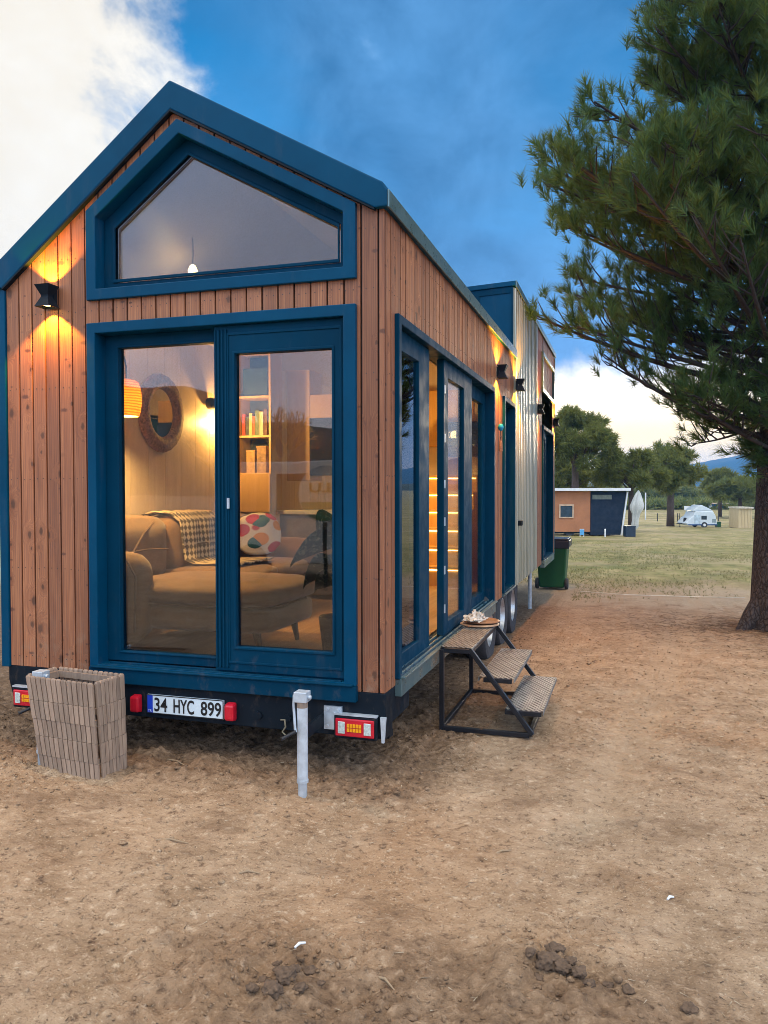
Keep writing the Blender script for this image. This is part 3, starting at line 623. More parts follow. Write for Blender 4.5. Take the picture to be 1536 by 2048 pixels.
def text(s_, mat_, par, x0, x1, z0, z1, y, name, flip=False, lw=0.):
    cu = bpy.data.curves.new('t', 'FONT'); cu.body = s_; cu.size = 1; cu.offset = lw; tmp = bpy.data.objects.new('t', cu); COL.objects.link(tmp)
    dg = bpy.context.evaluated_depsgraph_get(); me = bpy.data.meshes.new_from_object(tmp.evaluated_get(dg)); bpy.data.objects.remove(tmp)
    co = np.array([v.co[:] for v in me.vertices]); mn, mx = co.min(0), co.max(0)
    for v in me.vertices:
        a = (v.co.x-mn[0])/(mx[0]-mn[0]); b = (v.co.y-mn[1])/(mx[1]-mn[1]); v.co = (x0+(x1-x0)*a, y, z0+(z1-z0)*b)
    me.name = name; me.materials.clear(); me.materials.append(mat_); ob = bpy.data.objects.new(name, me); COL.objects.link(ob); ob.parent = par; return ob
text('34', INK, pl, -1.440, -1.352, .286, .370, -.0145, 'plate_lettering', lw=.017)
text('HYC', INK, pl, -1.310, -1.172, .286, .370, -.0145, 'plate_lettering', lw=.017)
text('899', INK, pl, -1.128, -.994, .286, .370, -.0145, 'plate_lettering', lw=.017)
text('TR', PLATE, pl, -1.484, -1.458, .281, .296, -.0143, 'plate_lettering')
for x0, sgn in ((-1.56, -1), (-.928, 1)):
    mb = MB(); mb.add([(x0+a*.03, y_, .325+b*q_) for y_, q_ in ((.003, .056), (-.05, .046)) for a, b in ((-1, -1), (1, -1), (1, 1), (-1, 1))], [(0, 1, 2, 3), (7, 6, 5, 4), (0, 4, 5, 1), (1, 5, 6, 2), (2, 6, 7, 3), (3, 7, 4, 0)])
    mb.build('marker_light', REDL, house, bevel=.012)
def tail_light(cx):
    tl = MB(); tl.box(cx-.125, -.03, .236, cx+.125, .003, .364); tl_ = tl.build('tail_light', CHASSIS, house, bevel=.008)
    MB().box(cx-.112, -.042, .252, cx+.112, -.0305, .35).build('red_lens', REDL, tl_, bevel=.006)
    for q_ in (-.075, .075): MB().box(cx+q_-.02, -.047, .268, cx+q_+.02, -.0425, .334).build('clear_lens', CLEARL, tl_, bevel=.002)
    mb = MB()
    for i in range(5):
        for j in range(2): mb.box(cx-.042+i*.017, -.047, .281+j*.024, cx-.028+i*.017, -.0425, .300+j*.024)
    mb.build('amber_lens', AMBER, tl_)
    MB().box(cx-.125, -.033, .3645, cx+.125, .0, .374).build('light_bracket', ZINC, tl_)
tail_light(-.165); tail_light(-2.335)
mb = MB(); mb.box(-.355, -.012, .275, -.25, .003, .405)
for x_, z_ in ((-.335, .385), (-.27, .385), (-.335, .295), (-.27, .295)): mb.cyl((x_, -.02, z_), (x_, -.012, z_), .008, n=8)
mb.build('mounting_plate', ZINC, house)
for x_ in (-.76, -.58): MB().cyl((x_, -.01, .315), (x_, .004, .315), .022, n=14).build('socket', CHASSIS, house)
mb = MB(); mb.tube([(-.62, -.004, .30), (-.585, -.03, .31), (-.58, -.03, .27), (-.60, -.03, .24), (-.575, -.03, .22)], .005, 6); mb.build('loose_cable', simple('cable_sheath', (.22, .2, .14), .6), house)
def jack(x):
    y = -.3; o_ = MB()
    o_.cyl((x, y, .09), (x, y, .47), .0285, n=20); o_.cyl((x, y, .075), (x, y, .09), .031, n=20); o_.cyl((x, y, -.03), (x, y, .0749), .024, n=18)
    j = o_.build('jack', ZINC, house, smooth=40); h = MB(); h.box(x-.006, y+.02, .29, x+.006, .002, .36); h.build('jack_bracket', CHASSIS, j)
    h = MB(); h.cyl((x, y, .4705), (x, y, .50), .029, n=20); h.build('jack_collar', simple('rusty_collar', (.32, .25, .2), .6, .3), j)
    h = MB(); h.box(x-.036, y-.034, .5005, x+.034, y+.034, .555); h.cyl((x+.034, y, .525), (x+.05, y, .525), .012, n=10); h.build('jack_head', ZINC, j, bevel=.01)
    h = MB(); h.tube([(x-.042, y-.01, .535), (x-.044, y-.012, .48), (x-.028, y-.03, .36), (x-.022, y-.032, .345)], .0075, 8)
    h.build('jack_crank', ZINC, j, smooth=60)
    h = MB(); h.cyl((x-.024, y-.034, .35), (x-.075, y-.10, .325), .009, .011, n=12); h.build('crank_handle', BLACKM, j, smooth=40)
jack(-.362); jack(-2.01)
def wheel(y):
    c = (-.128, y, .262); t_ = MB(); t_.lathe([(.19, -.095), (.27, -.105), (.325, -.10), (.345, -.075), (.345, .075), (.325, .10), (.27, .105), (.19, .095)], c, 40, 'x', close=True)
    w_ = t_.build('wheel', RUBBER, house, smooth=40)
    r_ = MB(); r_.lathe([(.192, -.09), (.192, .088), (.178, .092), (.165, .05), (.11, .035), (.07, .055), (.03, .06), (.0, .06)], c, 32, 'x')
    r_.build('wheel_rim', RIM, w_, smooth=40)
for y_ in (3.62, 4.42, 5.22): wheel(y_)
mb = MB(); mb.box(-.28, 5.72, .14, -.05, 5.735, .50); mb.build('mud_flap', RUBBER, house)
mb = MB(); mb.cyl((-.12, 7.6, -.13), (-.12, 7.6, .49), .028, n=12); mb.box(-.18, 7.54, -.14, -.06, 7.66, -.12); mb.build('support_leg', ZINC, house)
mb = MB(); mb.prism(rect(.5, .405, 3.3, .4295), ms, .03, .2); mb.build('step_rail', CHASSIS, house)

# ================================================================== things on and beside the house
# hanging blue bead charm
ch = thing('bead_charm', (.02, 3.88, 2.0), 'blue glass bead charm with tassel hanging on the cladding between the two side glass doors', 'charm')
mb = MB(); mb.tube([(0, 0, .30), (.003, .0, .2), (.004, 0, .06)], .005, 6); mb.build('cord', simple('brown_cord', (.16, .09, .06), .8), ch)
mb = MB(); mb.lathe([(0, .20), (.022, .215), (.03, .24), (.022, .268), (0, .28)], (.006, 0, 0), 16); mb.build('bead', simple('blue_glass_bead', (.01, .28, .55), .12), ch, smooth=60)
mb = MB(); mb.lathe([(.006, .12), (.016, .09), (.02, 0), (.0, .0)], (.006, 0, 0), 12); mb.lathe([(0, .13), (.014, .145), (0, .165)], (.006, 0, 0), 10); mb.build('tassel', simple('tassel_yarn', (.22, .12, .09), .9, 0, .4, 60.), ch, smooth=60)

# metal entry steps
st = thing('entry_steps', (.38, 1.5, .0), 'black metal entry steps with three perforated treads below the open side glass door', 'steps')
def L(x, y, z): return (x-.38, y-1.5, z)
fr = MB(); y0, y1 = 1.0, 2.03; q = .03
for y_ in (y0, y1):
    fr.bar(L(.085, y_, .015), L(.085, y_, .55), q); fr.bar(L(.10, y_, .03), L(.66, y_, .03), q)
    fr.bar(L(.27, y_, .565), L(.68, y_, .035), q); fr.bar(L(.10, y_, .548), L(.27, y_, .548), q)
    fr.bar(L(.36, y_+(.02 if y_ == y0 else -.02), .365), L(.545, y_+(.02 if y_ == y0 else -.02), .365), q*.8, q); fr.bar(L(.50, y_+(.02 if y_ == y0 else -.02), .165), L(.735, y_+(.02 if y_ == y0 else -.02), .165), q*.8, q)
for x_, z_ in ((.085, .032), (.66, .032), (.085, .546), (.272, .546)): fr.bar(L(x_, y0+.016, z_), L(x_, y1-.016, z_), q*.98)
fr.build('frame', BLACKM, st, bevel=.003)
def tread_mat():
    mt, g = newmat('perforated_steel_tread'); v = g.coord(); x = g.sep(v, 0); y = g.sep(v, 1)
    a = g.m('SINE', g.mul(g.addm(x, g.mul(y, .62)), 190.)); b = g.m('SINE', g.mul(g.sub(x, g.mul(y, .62)), 190.))
    h = g.m('MAXIMUM', a, b); wear = g.noise(v, 7., 5, .65)
    c = g.ramp(wear, [(.3, (.14, .15, .155)), (.7, (.32, .34, .345))]); c = g.mix(g.rng(h, .6, .1), c, (.05, .05, .055))
    finish(g, pbr(g, c, .5, .45, g.bump(h, .6, .003))); return mt
TREAD = tread_mat()
for xa, xb, z_ in ((.075, .285, .568), (.325, .56, .383), (.50, .745, .183)):
    t_ = MB(); t_.box(*L(xa, y0+.018, z_-.004), *L(xb, y1-.018, z_)); t_.box(*L(xa, y0+.018, z_-.03), *L(xa+.004, y1-.018, z_-.0041)); t_.box(*L(xb-.004, y0+.018, z_-.03), *L(xb, y1-.018, z_-.0041))
    t_.build('tread', TREAD, st, bevel=.002)
# round boards and a crumpled cloth on the top tread
RND = panel_wood('turned_wood', (.36, .20, .12), (.55, .36, .23), 1)
LB = ('pale round wooden board lowest of the pile on the top metal step', 'brown round wooden board under the crumpled cloth on the top metal step')
for i, (r_, dx, dy, zz_) in enumerate(((.15, 0, 0, .569), (.14, .012, .02, .59))):
    mb = MB(); mb.lathe([(0, 0), (r_*.86, 0), (r_, .008), (r_, .013), (r_*.9, .019), (r_*.8, .014), (0, .012)], (0, 0, 0), 36)
    o_ = mb.build('round_board', [RND, simple('dark_turned_wood', (.26, .12, .06), .55)][i], loc=(.17+dx, 2.0-.38+.3+dy, zz_), smooth=35); tag(o_, LB[i], 'board')
n_ = 44; us = np.linspace(-1, 1, n_); UX, UY = np.meshgrid(us, us); rr_ = np.hypot(UX, UY)
zc = .012+.022*np.clip(1-rr_*.8, 0, 1)+np.abs(fbm(UX*3.4, UY*3.4, 4, 5))*.045*np.clip(1.35-rr_, 0, 1)
V = np.stack([UX*.062+fbm(UX*3, UY*3, 2, 8)*.03, UY*.10+fbm(UX*3, UY*3, 2, 9)*.03, zc], -1).reshape(-1, 3); ix = np.arange(n_*n_).reshape(n_, n_)
Fq = np.stack([ix[:-1, :-1], ix[:-1, 1:], ix[1:, 1:], ix[1:, :-1]], -1).reshape(-1, 4)
o_ = np_mesh('crumpled_cloth', V, Fq, simple('off_white_cloth', (.66, .58, .50), .9, 0, .25, 30.), smooth=True); o_.location = (.14, 1.89, .604)
md = o_.modifiers.new('s', 'SOLIDIFY'); md.thickness = .004; tag(o_, 'crumpled off-white cloth on the round boards on the top metal step', 'cloth')

# slatted basket
def wood_grey():
    mt, g = newmat('weathered_slats'); v = g.coord(); p = g.attr('piece')
    f = g.noise(g.vadd(g.vmul(v, (50., 50., 4.)), g.n('ShaderNodeCombineXYZ', {0: g.mul(p, 30.), 1: g.mul(p, 11.), 2: 0.})), 1., 5, .6)
    c = g.ramp(f, [(.25, (.24, .165, .12)), (.5, (.33, .24, .18)), (.75, (.40, .30, .225))]); c = g.mix(1., c, g.ramp(p, [(0., (.78, .78, .78)), (1., (1.12, 1.1, 1.08))]), 'MULTIPLY')
    finish(g, pbr(g, c, .72, 0., g.bump(f, .4, .003))); return mt
SLAT = wood_grey()
bk = thing('slatted_basket', (-1.715, -.30, 0), 'open rectangular basket of weathered wooden slats leaning in front of the bumper', 'basket', rz=R(-6))
Wb, Db, Hb = .43, .215, .545
def bpt(u, v, z):     # taper and lean of the whole basket
    k = 1+.16*z/Hb; return (u*k-.085*z/Hb, v*k+.02*z/Hb, z)
def slat(mb, u, v, du, dv, z0, z1, round_top=False):
    mb.val = random.random(); vs = [bpt(u+a*du, v+b*dv, z) for z in (z0, z1) for a, b in ((-1, -1), (1, -1), (1, 1), (-1, 1))]
    mb.add(vs, [(3, 2, 1, 0), (4, 5, 6, 7), (0, 1, 5, 4), (1, 2, 6, 5), (2, 3, 7, 6), (3, 0, 4, 7)])
    if round_top:
        c = [bpt(u+a*du*.7, v+b*dv*.7, z1+min(du, dv)*1.4) for a, b in ((-1, -1), (1, -1), (1, 1), (-1, 1))]
        top = [bpt(u+a*du, v+b*dv, z1+.0003) for a, b in ((-1, -1), (1, -1), (1, 1), (-1, 1))]
        mb.add(top+c, [(4, 5, 6, 7), (0, 1, 5, 4), (1, 2, 6, 5), (2, 3, 7, 6), (3, 0, 4, 7)])
zs = [0, .095, .205, .30, .405, .532]
def side_panel(name, n, fn):
    mb = MB()
    for i in range(n):
        t_ = (i+.5)/n
        for j in range(5):
            fn(mb, t_, zs[j]+.0008, zs[j+1]-.0008, j == 4, .0025 if j % 2 else 0.)
    return mb.build(name, SLAT, bk, bevel=.0012)
for sgn in (-1, 1):
    side_panel('long_side', 13, lambda mb, t_, a, b, rt_, of: slat(mb, (t_-.5)*Wb, sgn*(Db/2+of), Wb/13*.40, .006, a, b+0., rt_))
    side_panel('short_side', 7, lambda mb, t_, a, b, rt_, of: slat(mb, sgn*(Wb/2+.002+of), (t_-.5)*(Db-.03), .008, Db/7*.37, a, b+0., rt_))
mb = MB()
for sgn in (-1, 1):
    for z_ in (.10, .31, .505):
        mb.add([bpt(a, sgn*Db/2+b, z) for z in (z_-.018, z_+.018) for a, b in ((-Wb/2+.012, -.02*sgn-.006), (Wb/2-.012, -.02*sgn-.006), (Wb/2-.012, -.02*sgn+.006), (-Wb/2+.012, -.02*sgn+.006))], [(3, 2, 1, 0), (4, 5, 6, 7), (0, 1, 5, 4), (1, 2, 6, 5), (2, 3, 7, 6), (3, 0, 4, 7)])
        mb.add([bpt(sgn*(Wb/2-.018)+a, b, z) for z in (z_-.018, z_+.018) for a, b in ((-.006, -Db/2+.03), (.006, -Db/2+.03), (.006, Db/2-.03), (-.006, Db/2-.03))], [(3, 2, 1, 0), (4, 5, 6, 7), (0, 1, 5, 4), (1, 2, 6, 5), (2, 3, 7, 6), (3, 0, 4, 7)])
mb.build('inner_rim', SLAT, bk)
mb = MB(); mb.add([bpt(a*(Wb/2-.03), b*(Db/2-.03), z) for z in (.02, .03) for a, b in ((-1, -1), (1, -1), (1, 1), (-1, 1))], [(3, 2, 1, 0), (4, 5, 6, 7), (0, 1, 5, 4), (1, 2, 6, 5), (2, 3, 7, 6), (3, 0, 4, 7)]); mb.build('bottom_board', SLAT, bk)

# wheelie bin at the rear corner
wb_ = thing('wheelie_bin', (-.06, 10.62, float(gz(-.06, 10.62))), 'dark green wheeled refuse bin with black lid behind the far corner of the tiny house', 'bin')
BING = simple('green_bin_plastic', (.006, .085, .032), .4, 0, .2, 3.); BINL = simple('black_bin_lid', (.012, .014, .03), .38, 0, .2)
mb = MB(); a = [(-.225, -.25), (.225, -.25), (.225, .25), (-.225, .25)]; b = [(-.28, -.32), (.28, -.32), (.28, .32), (-.28, .32)]
mb.add([(x, y, .03) for x, y in a]+[(x, y, .88) for x, y in b], [(3, 2, 1, 0), (4, 5, 6, 7), (0, 1, 5, 4), (1, 2, 6, 5), (2, 3, 7, 6), (3, 0, 4, 7)]); mb.build('body', BING, wb_, bevel=.03)
mb = MB(); mb.box(-.30, -.345, .8805, .30, .35, .915); mb.box(-.31, -.355, .74, .31, -.335, .88); mb.box(.285, -.34, .76, .315, .3, .88); mb.build('lid', BINL, wb_, bevel=.015)
mb = MB(); mb.tube([(-.24, .36, .86), (-.24, .42, .88), (.24, .42, .88), (.24, .36, .86)], .016, 8); mb.build('handle', BINL, wb_)
for sgn in (-1, 1):
    mb = MB(); mb.lathe([(.0, -.03), (.09, -.03), (.1, -.015), (.1, .015), (.09, .03), (0, .03)], (sgn*.26, -.2, .10), 20, 'x'); mb.build('wheel', RUBBER, wb_, smooth=40)

# ================================================================== inside the tiny house
SOFA = simple('taupe_upholstery', (.205, .112, .052), .85, 0, .22, 5., .004, 160., **{'Sheen Weight': .25})
def cushion_mb(x0, y0, z0, x1, y1, z1, r=.06, n=9, puff=.02, lean=None):
    c = Vector(((x0+x1)/2, (y0+y1)/2, (z0+z1)/2)); h = Vector(((x1-x0)/2, (y1-y0)/2, (z1-z0)/2)); bm_ = bmesh.new()
    bmesh.ops.create_cube(bm_, size=2); bmesh.ops.subdivide_edges(bm_, edges=bm_.edges, cuts=n, use_grid_fill=True)
    vs = []
    for v in bm_.verts:
        p = v.co.copy(); q_ = Vector([p[i]*h[i] for i in range(3)]); inn = Vector([max(-h[i]+r, min(h[i]-r, q_[i])) for i in range(3)])
        d_ = q_-inn; q_ = inn+(d_.normalized()*r if d_.length > 1e-6 else d_)
        k = (1-p.x**2*.9)*(1-p.y**2*.9)*(1-p.z**2*.9) if False else 1
        for i in range(3):
            o1, o2 = [(1, 2), (0, 2), (0, 1)][i]
            if abs(p[i]) > .98: q_[i] += math.copysign(puff*(1-p[o1]**2)*(1-p[o2]**2), p[i])
        q_ = c+q_
        if lean: q_.x += lean*(q_.z-z0)
        vs.append(q_)
    fs = [tuple(v.index for v in f.verts) for f in bm_.faces]; bm_.free(); mb = MB(); mb.add(vs, fs); return mb
sofa = thing('corner_sofa', (-1.6, .9, .556), 'taupe corner sofa with chaise end and dark tapered legs behind the front glass door', 'sofa')
def sp(name, *a, mat=SOFA, **k):
    o_ = cushion_mb(*a, **k).xform(Matrix.Translation((1.6, -.9, -.556))).build(name, mat, sofa, smooth=180); return o_
sp('chaise_base', -2.0, .36, .70, -.86, 1.10, .87, r=.05); sp('chaise_cushion', -1.98, .345, .86, -.84, 1.12, 1.01, r=.065, puff=.03)
sp('armrest', -2.33, .22, .62, -1.72, .47, 1.19, r=.11, puff=.02); sp('seat_base', -2.3, 1.12, .70, -1.5, 2.62, .87, r=.04)
sp('seat_cushion', -2.2, 1.12, .86, -1.47, 1.86, 1.0, r=.055, puff=.025); sp('seat_cushion', -2.2, 1.87, .86, -1.47, 2.5, 1.0, r=.055, puff=.025)
sp('armrest', -2.32, 2.5, .70, -1.40, 2.74, 1.16, r=.09)
sp('back_cushion', -2.36, .40, .95, -2.08, 1.20, 1.40, r=.09, puff=.03, lean=-.0); sp('back_cushion', -2.36, 1.21, .95, -2.07, 1.96, 1.40, r=.09, puff=.03); sp('back_cushion', -2.36, 1.97, .95, -2.07, 2.60, 1.39, r=.09, puff=.03)
SEAM = simple('dark_piping', (.10, .055, .03), .8)
for nm_, pts in (('piping', [(-1.92, .33, .872), (-1.0, .33, .872), (-.855, .45, .872), (-.84, .9, .872)]), ('piping', [(-2.05, .50, 1.01), (-2.05, .80, 1.30), (-2.10, 1.0, 1.37)]), ('piping', [(-2.045, .55, 1.17), (-2.03, .8, 1.185), (-2.045, 1.1, 1.17)]), ('piping', [(-2.035, 1.3, 1.17), (-2.02, 1.58, 1.185), (-2.035, 1.88, 1.17)]), ('piping', [(-1.73, .215, .70), (-1.72, .215, 1.06), (-1.80, .225, 1.175), (-2.0, .23, 1.2)])):
    mb = MB(); mb.tube([(x+1.6, y-.9, z_-.556) for x, y, z_ in pts], .007, 6); mb.build(nm_, SEAM, sofa, smooth=60)
DKLEG = simple('dark_wood_leg', (.02, .012, .012), .4)
for x_, y_ in ((-.99, 1.02), (-.99, .44), (-1.95, .44), (-1.56, 2.55), (-2.2, 2.55)):
    mb = MB(); mb.cyl((x_+1.6+(.03 if x_ > -1.2 else 0), y_-.9, 0), (x_+1.6, y_-.9, .15), .014, .028, 12); mb.build('leg', DKLEG, sofa, smooth=40)
# woven throw over the back
def throw_mat():
    mt, g = newmat('checked_throw'); v = g.coord(); a = g.m('SINE', g.mul(g.addm(g.sep(v, 1), g.sep(v, 2)), 62.)); b = g.m('SINE', g.mul(g.sub(g.sep(v, 1), g.sep(v, 2)), 62.))
    k = g.rng(g.mul(a, b), -.1, .1); c = g.mix(k, (.60, .47, .30), (.09, .075, .06)); finish(g, pbr(g, c, .9)); return mt
def throw():
    pth = [(-2.34, 1.41), (-2.25, 1.435), (-2.12, 1.425), (-2.04, 1.36), (-2.025, 1.2), (-2.02, 1.06), (-1.95, 1.03), (-1.8, 1.03), (-1.6, 1.032)]
    V = []; n2 = 26
    for i in range(n2):
        t_ = i/(n2-1)
        for j, (x, z_) in enumerate(pth): V.append((x+.008*math.sin(t_*17+j), 1.27+t_*.62+.03*(j-3)*.8, z_+.006*math.sin(t_*23+j*2)+.012))
    k = len(pth); F_ = [(i*k+j, i*k+j+1, (i+1)*k+j+1, (i+1)*k+j) for i in range(n2-1) for j in range(k-1)]
    o_ = np_mesh('woven_throw', V, F_, throw_mat(), smooth=True); md_ = o_.modifiers.new('s', 'SOLIDIFY'); md_.thickness = .012; return tag(o_, 'checked woven throw draped over the back of the taupe sofa', 'throw')
throw()
def cush_mat():
    mt, g = newmat('leaf_print_cushion'); v = g.coord(); vo = g.t.nodes.new('ShaderNodeTexVoronoi'); g.t.links.new(g.vmul(v, (7., 7., 9.)), vo.inputs['Vector']); vo.inputs['Scale'].default_value = 1.
    k = g.rng(vo.outputs['Distance'], .56, .46); r_ = g.sep(vo.outputs['Color'], 0)
    c2 = g.n('ShaderNodeValToRGB', {0: r_}); nd = c2.node.color_ramp; nd.interpolation = 'CONSTANT'; nd.elements[0].color = (.55, .02, .03, 1); nd.elements[1].position = .3; nd.elements[1].color = (.75, .30, .03, 1)
    for p_, c_ in ((.5, (.02, .12, .12, 1)), (.7, (.80, .72, .58, 1))): e_ = nd.elements.new(p_); e_.color = c_
    finish(g, pbr(g, g.mix(k, (.80, .72, .58), c2), .85)); return mt
o_ = cushion_mb(-.05, -.16, -.15, .05, .16, .15, r=.03, puff=.045).build('throw_cushion', cush_mat(), loc=(-1.90, 2.33, 1.22), smooth=180); o_.rotation_euler = (.1, -.25, -1.0); tag(o_, 'cream cushion printed with red orange and green leaves on the sofa', 'cushion')
# round mirror on the left wall
mr = thing('round_mirror', (-2.375, 1.525, 2.235), 'round mirror in a broad dark brown woven frame on the left inner wall', 'mirror')
mb = MB(); pr2 = []
for i in range(13): a_ = math.pi*i/12; pr2.append((.255-.06*math.cos(a_)*1.05, .045*math.sin(a_)+.006))
mb.lathe([(.192, 0)]+pr2+[(.318, 0)], (0, 0, 0), 64, 'x', close=True)
mb.v = [(x+.005*math.sin(64*math.atan2(z_, y_)+40*math.hypot(y_, z_)), y_*(1+.008*math.sin(41*math.atan2(z_, y_))), z_*(1+.008*math.sin(41*math.atan2(z_, y_)))) for x, y_, z_ in mb.v]
mb.build('woven_frame', simple('dark_rattan', (.22, .13, .09), .75, 0, .65, 55., .02, 120.), mr, smooth=40)
mt, g = newmat('mirror_glass'); finish(g, pbr(g, (.85, .85, .82), .03, 1.)); mb = MB(); mb.cyl((0.004, 0, 0), (.012, 0, 0), .2, n=48); mb.build('mirror_glass', mt, mr)
# pendant lamp with rattan shade
pn = thing('pendant_lamp', (-2.10, .68, 2.25), 'glowing rattan pendant lamp hanging at the left behind the front glass door', 'pendant lamp')
mb = MB(); mb.tube([(-.11, 0, .285), (-.09, 0, .315), (-.05, 0, .32), (-.015, 0, .29), (0, 0, .22), (0, 0, .14)], .006, 8); mb.build('lamp_arm', BLACKM, pn, smooth=60)
mt, g = newmat('lit_rattan'); v = g.coord(); s_ = g.m('SINE', g.mul(g.addm(g.sep(v, 2), g.mul(g.noise(v, 9., 2), .02)), 330.)); c = g.mix(g.rng(s_, -.2, .5), (.90, .56, .12), (.45, .22, .03))
tr = g.n('ShaderNodeBsdfTranslucent', {'Color': c}); finish(g, g.n('ShaderNodeMixShader', {0: .62, 1: pbr(g, c, .7), 2: tr}))
mb = MB(); mb.lathe([(.05, .13), (.085, .11), (.10, .05), (.105, -.02), (.095, -.09), (.085, -.125), (.08, -.125), (.09, -.09), (.1, -.02), (.095, .05), (.08, .105), (.05, .125)], (0, 0, 0), 28, close=True); mb.build('lamp_shade', mt, pn, smooth=60)
mb = MB(); mb.lathe([(0, -.04), (.028, -.02), (.03, .01), (.015, .05), (0, .06)], (0, 0, 0), 16); mb.build('bulb', BULB, pn, smooth=60)
lamp('pendant_light', 'POINT', (0, 0, -.06), 140., (1., .58, .19), pn, .03)
# bulb seen through the gable window
sb_ = thing('ceiling_bulb', (-1.74, .97, 3.18), 'bright bare bulb lit under the gable ceiling behind the upper window', 'bulb lamp')
mb = MB(); mb.tube([(0, 0, .3), (.004, 0, .12), (0, 0, .05)], .004, 6); mb.build('cord', BLACKM, sb_)
mb = MB(); mb.lathe([(0, -.035), (.03, -.02), (.034, .005), (.018, .04), (0, .05)], (0, 0, 0), 16); mb.build('bulb', emit('bright_bulb', (1., .50, .10), 60.), sb_, smooth=60)
lamp('ceiling_bulb_light', 'POINT', (0, 0, -.06), 9., (1., .58, .22), sb_, .03)
sc = thing('wall_sconce', (-2.36, 2.27, 2.39), 'small dark round wall lamp with curved arm glowing on the left inner wall', 'wall lamp')
mb = MB(); mb.lathe([(0, 0), (.05, 0), (.055, .02), (.05, .05), (.02, .07), (0, .07)], (0, 0, 0), 20, 'x'); mb.build('shade', BLACKM, sc, smooth=40)
mb = MB(); mb.tube([(.03, .05, 0), (.06, .10, -.02), (.05, .15, .03), (.01, .19, .04)], .008, 8); mb.build('arm', BLACKM, sc, smooth=60)
lamp('wall_sconce_light', 'POINT', (.07, .12, -.16), 36., (1., .50, .12), sc, .03)
# bookcase with boxes and books
bs = thing('bookcase', (-2.2, 2.98, 1.40), 'tall light oak bookcase with dark shelves standing behind the sofa', 'bookcase')
mb = MB(); W_, D_, H_ = .36, .26, 1.55
for x_ in (-W_/2, W_/2-.02): mb.box(x_, -D_/2, 0, x_+.02, D_/2, H_)
for z_ in (0, .36, .72, 1.1, H_-.02): mb.box(-W_/2+.0201, -D_/2, z_, W_/2-.0201, D_/2-.012, z_+.02)
mb.build('case', CABW, bs); mb = MB(); mb.box(-W_/2+.0201, D_/2-.011, .021, W_/2-.0201, D_/2, H_-.021); mb.build('back_panel', simple('dark_back_panel', (.02, .035, .06), .6), bs)
mb = MB(); mb.box(-W_/2+.004, -D_/2-.02, .004, W_/2-.004, -D_/2-.001, .37); mb.build('door', CABW, bs)
BKC = [((.35, .04, .03), 'red'), ((.05, .06, .10), 'navy'), ((.55, .42, .25), 'tan'), ((.28, .09, .05), 'russet'), ((.10, .16, .14), 'green'), ((.5, .46, .40), 'cream'), ((.08, .03, .03), 'maroon')]
x_ = -2.35
for i in range(7):
    cl_, nm = BKC[i]; wd = random.uniform(.026, .042); h_ = random.uniform(.18, .26); mb = MB(); mb.box(x_, 2.90, 2.1408, x_+wd, 3.04, 2.1408+h_); mb.box(x_+.003, 2.903, 2.1408+h_, x_+wd-.003, 3.037, 2.1408+h_+.001)
    tag(mb.build('book', simple(nm+'_book_cover', cl_, .6), bevel=.002), nm+' book standing upright on the middle shelf of the bookcase', 'book'); x_ += wd+.003
for i, (x_, w_, h_, c_, lb) in enumerate(((-2.30, .09, .20, (.45, .30, .14), 'tan paper box on the lower open shelf of the bookcase'), (-2.19, .10, .24, (.33, .22, .13), 'brown patterned box on the lower open shelf of the bookcase'))):
    mb = MB(); mb.box(x_, 2.89, 1.7808, x_+w_, 3.0, 1.7808+h_); mb.box(x_-.004, 2.886, 1.7808+h_, x_+w_+.004, 3.004, 1.7808+h_+.02); tag(mb.build('storage_box', simple('box_card', c_, .7, 0, .3, 30.), bevel=.003), lb, 'box')
mb = MB(); mb.box(-2.33, 2.88, 2.521, -2.07, 3.0, 2.79); tag(mb.build('dark_storage_box', simple('dark_box', (.02, .05, .09), .5, 0, .5, 14.), bevel=.006), 'dark blue storage box on the top shelf of the bookcase', 'box')
# kitchen unit: counter, cupboard doors, dark oven front
kt = thing('kitchen_unit', (-1.6, 3.2, .556), 'kitchen unit with white worktop grey base and oak wall cupboard with dark oven', 'kitchen unit')
KB = simple('grey_kitchen_front', (.20, .18, .17), .5)
mb = MB(); mb.box(-.40, -.2, .05, .36, .35, .82); mb.build('base_cabinet', KB, kt, bevel=.004)
mb = MB(); mb.box(-.42, -.23, .8205, .38, .36, .86); mb.build('worktop', WHITEP, kt, bevel=.006)
mb = MB(); mb.box(-.42, .02, 1.15, -.17, .35, 2.25); mb.box(-.168, .02, 1.77, .37, .35, 2.0); mb.build('wall_cupboard', CABW, kt, bevel=.004)
mb = MB(); mb.box(-.168, .0, 1.20, .37, .35, 1.768); mb.build('oven', simple('black_oven_glass', (.012, .016, .03), .12), kt, bevel=.006)
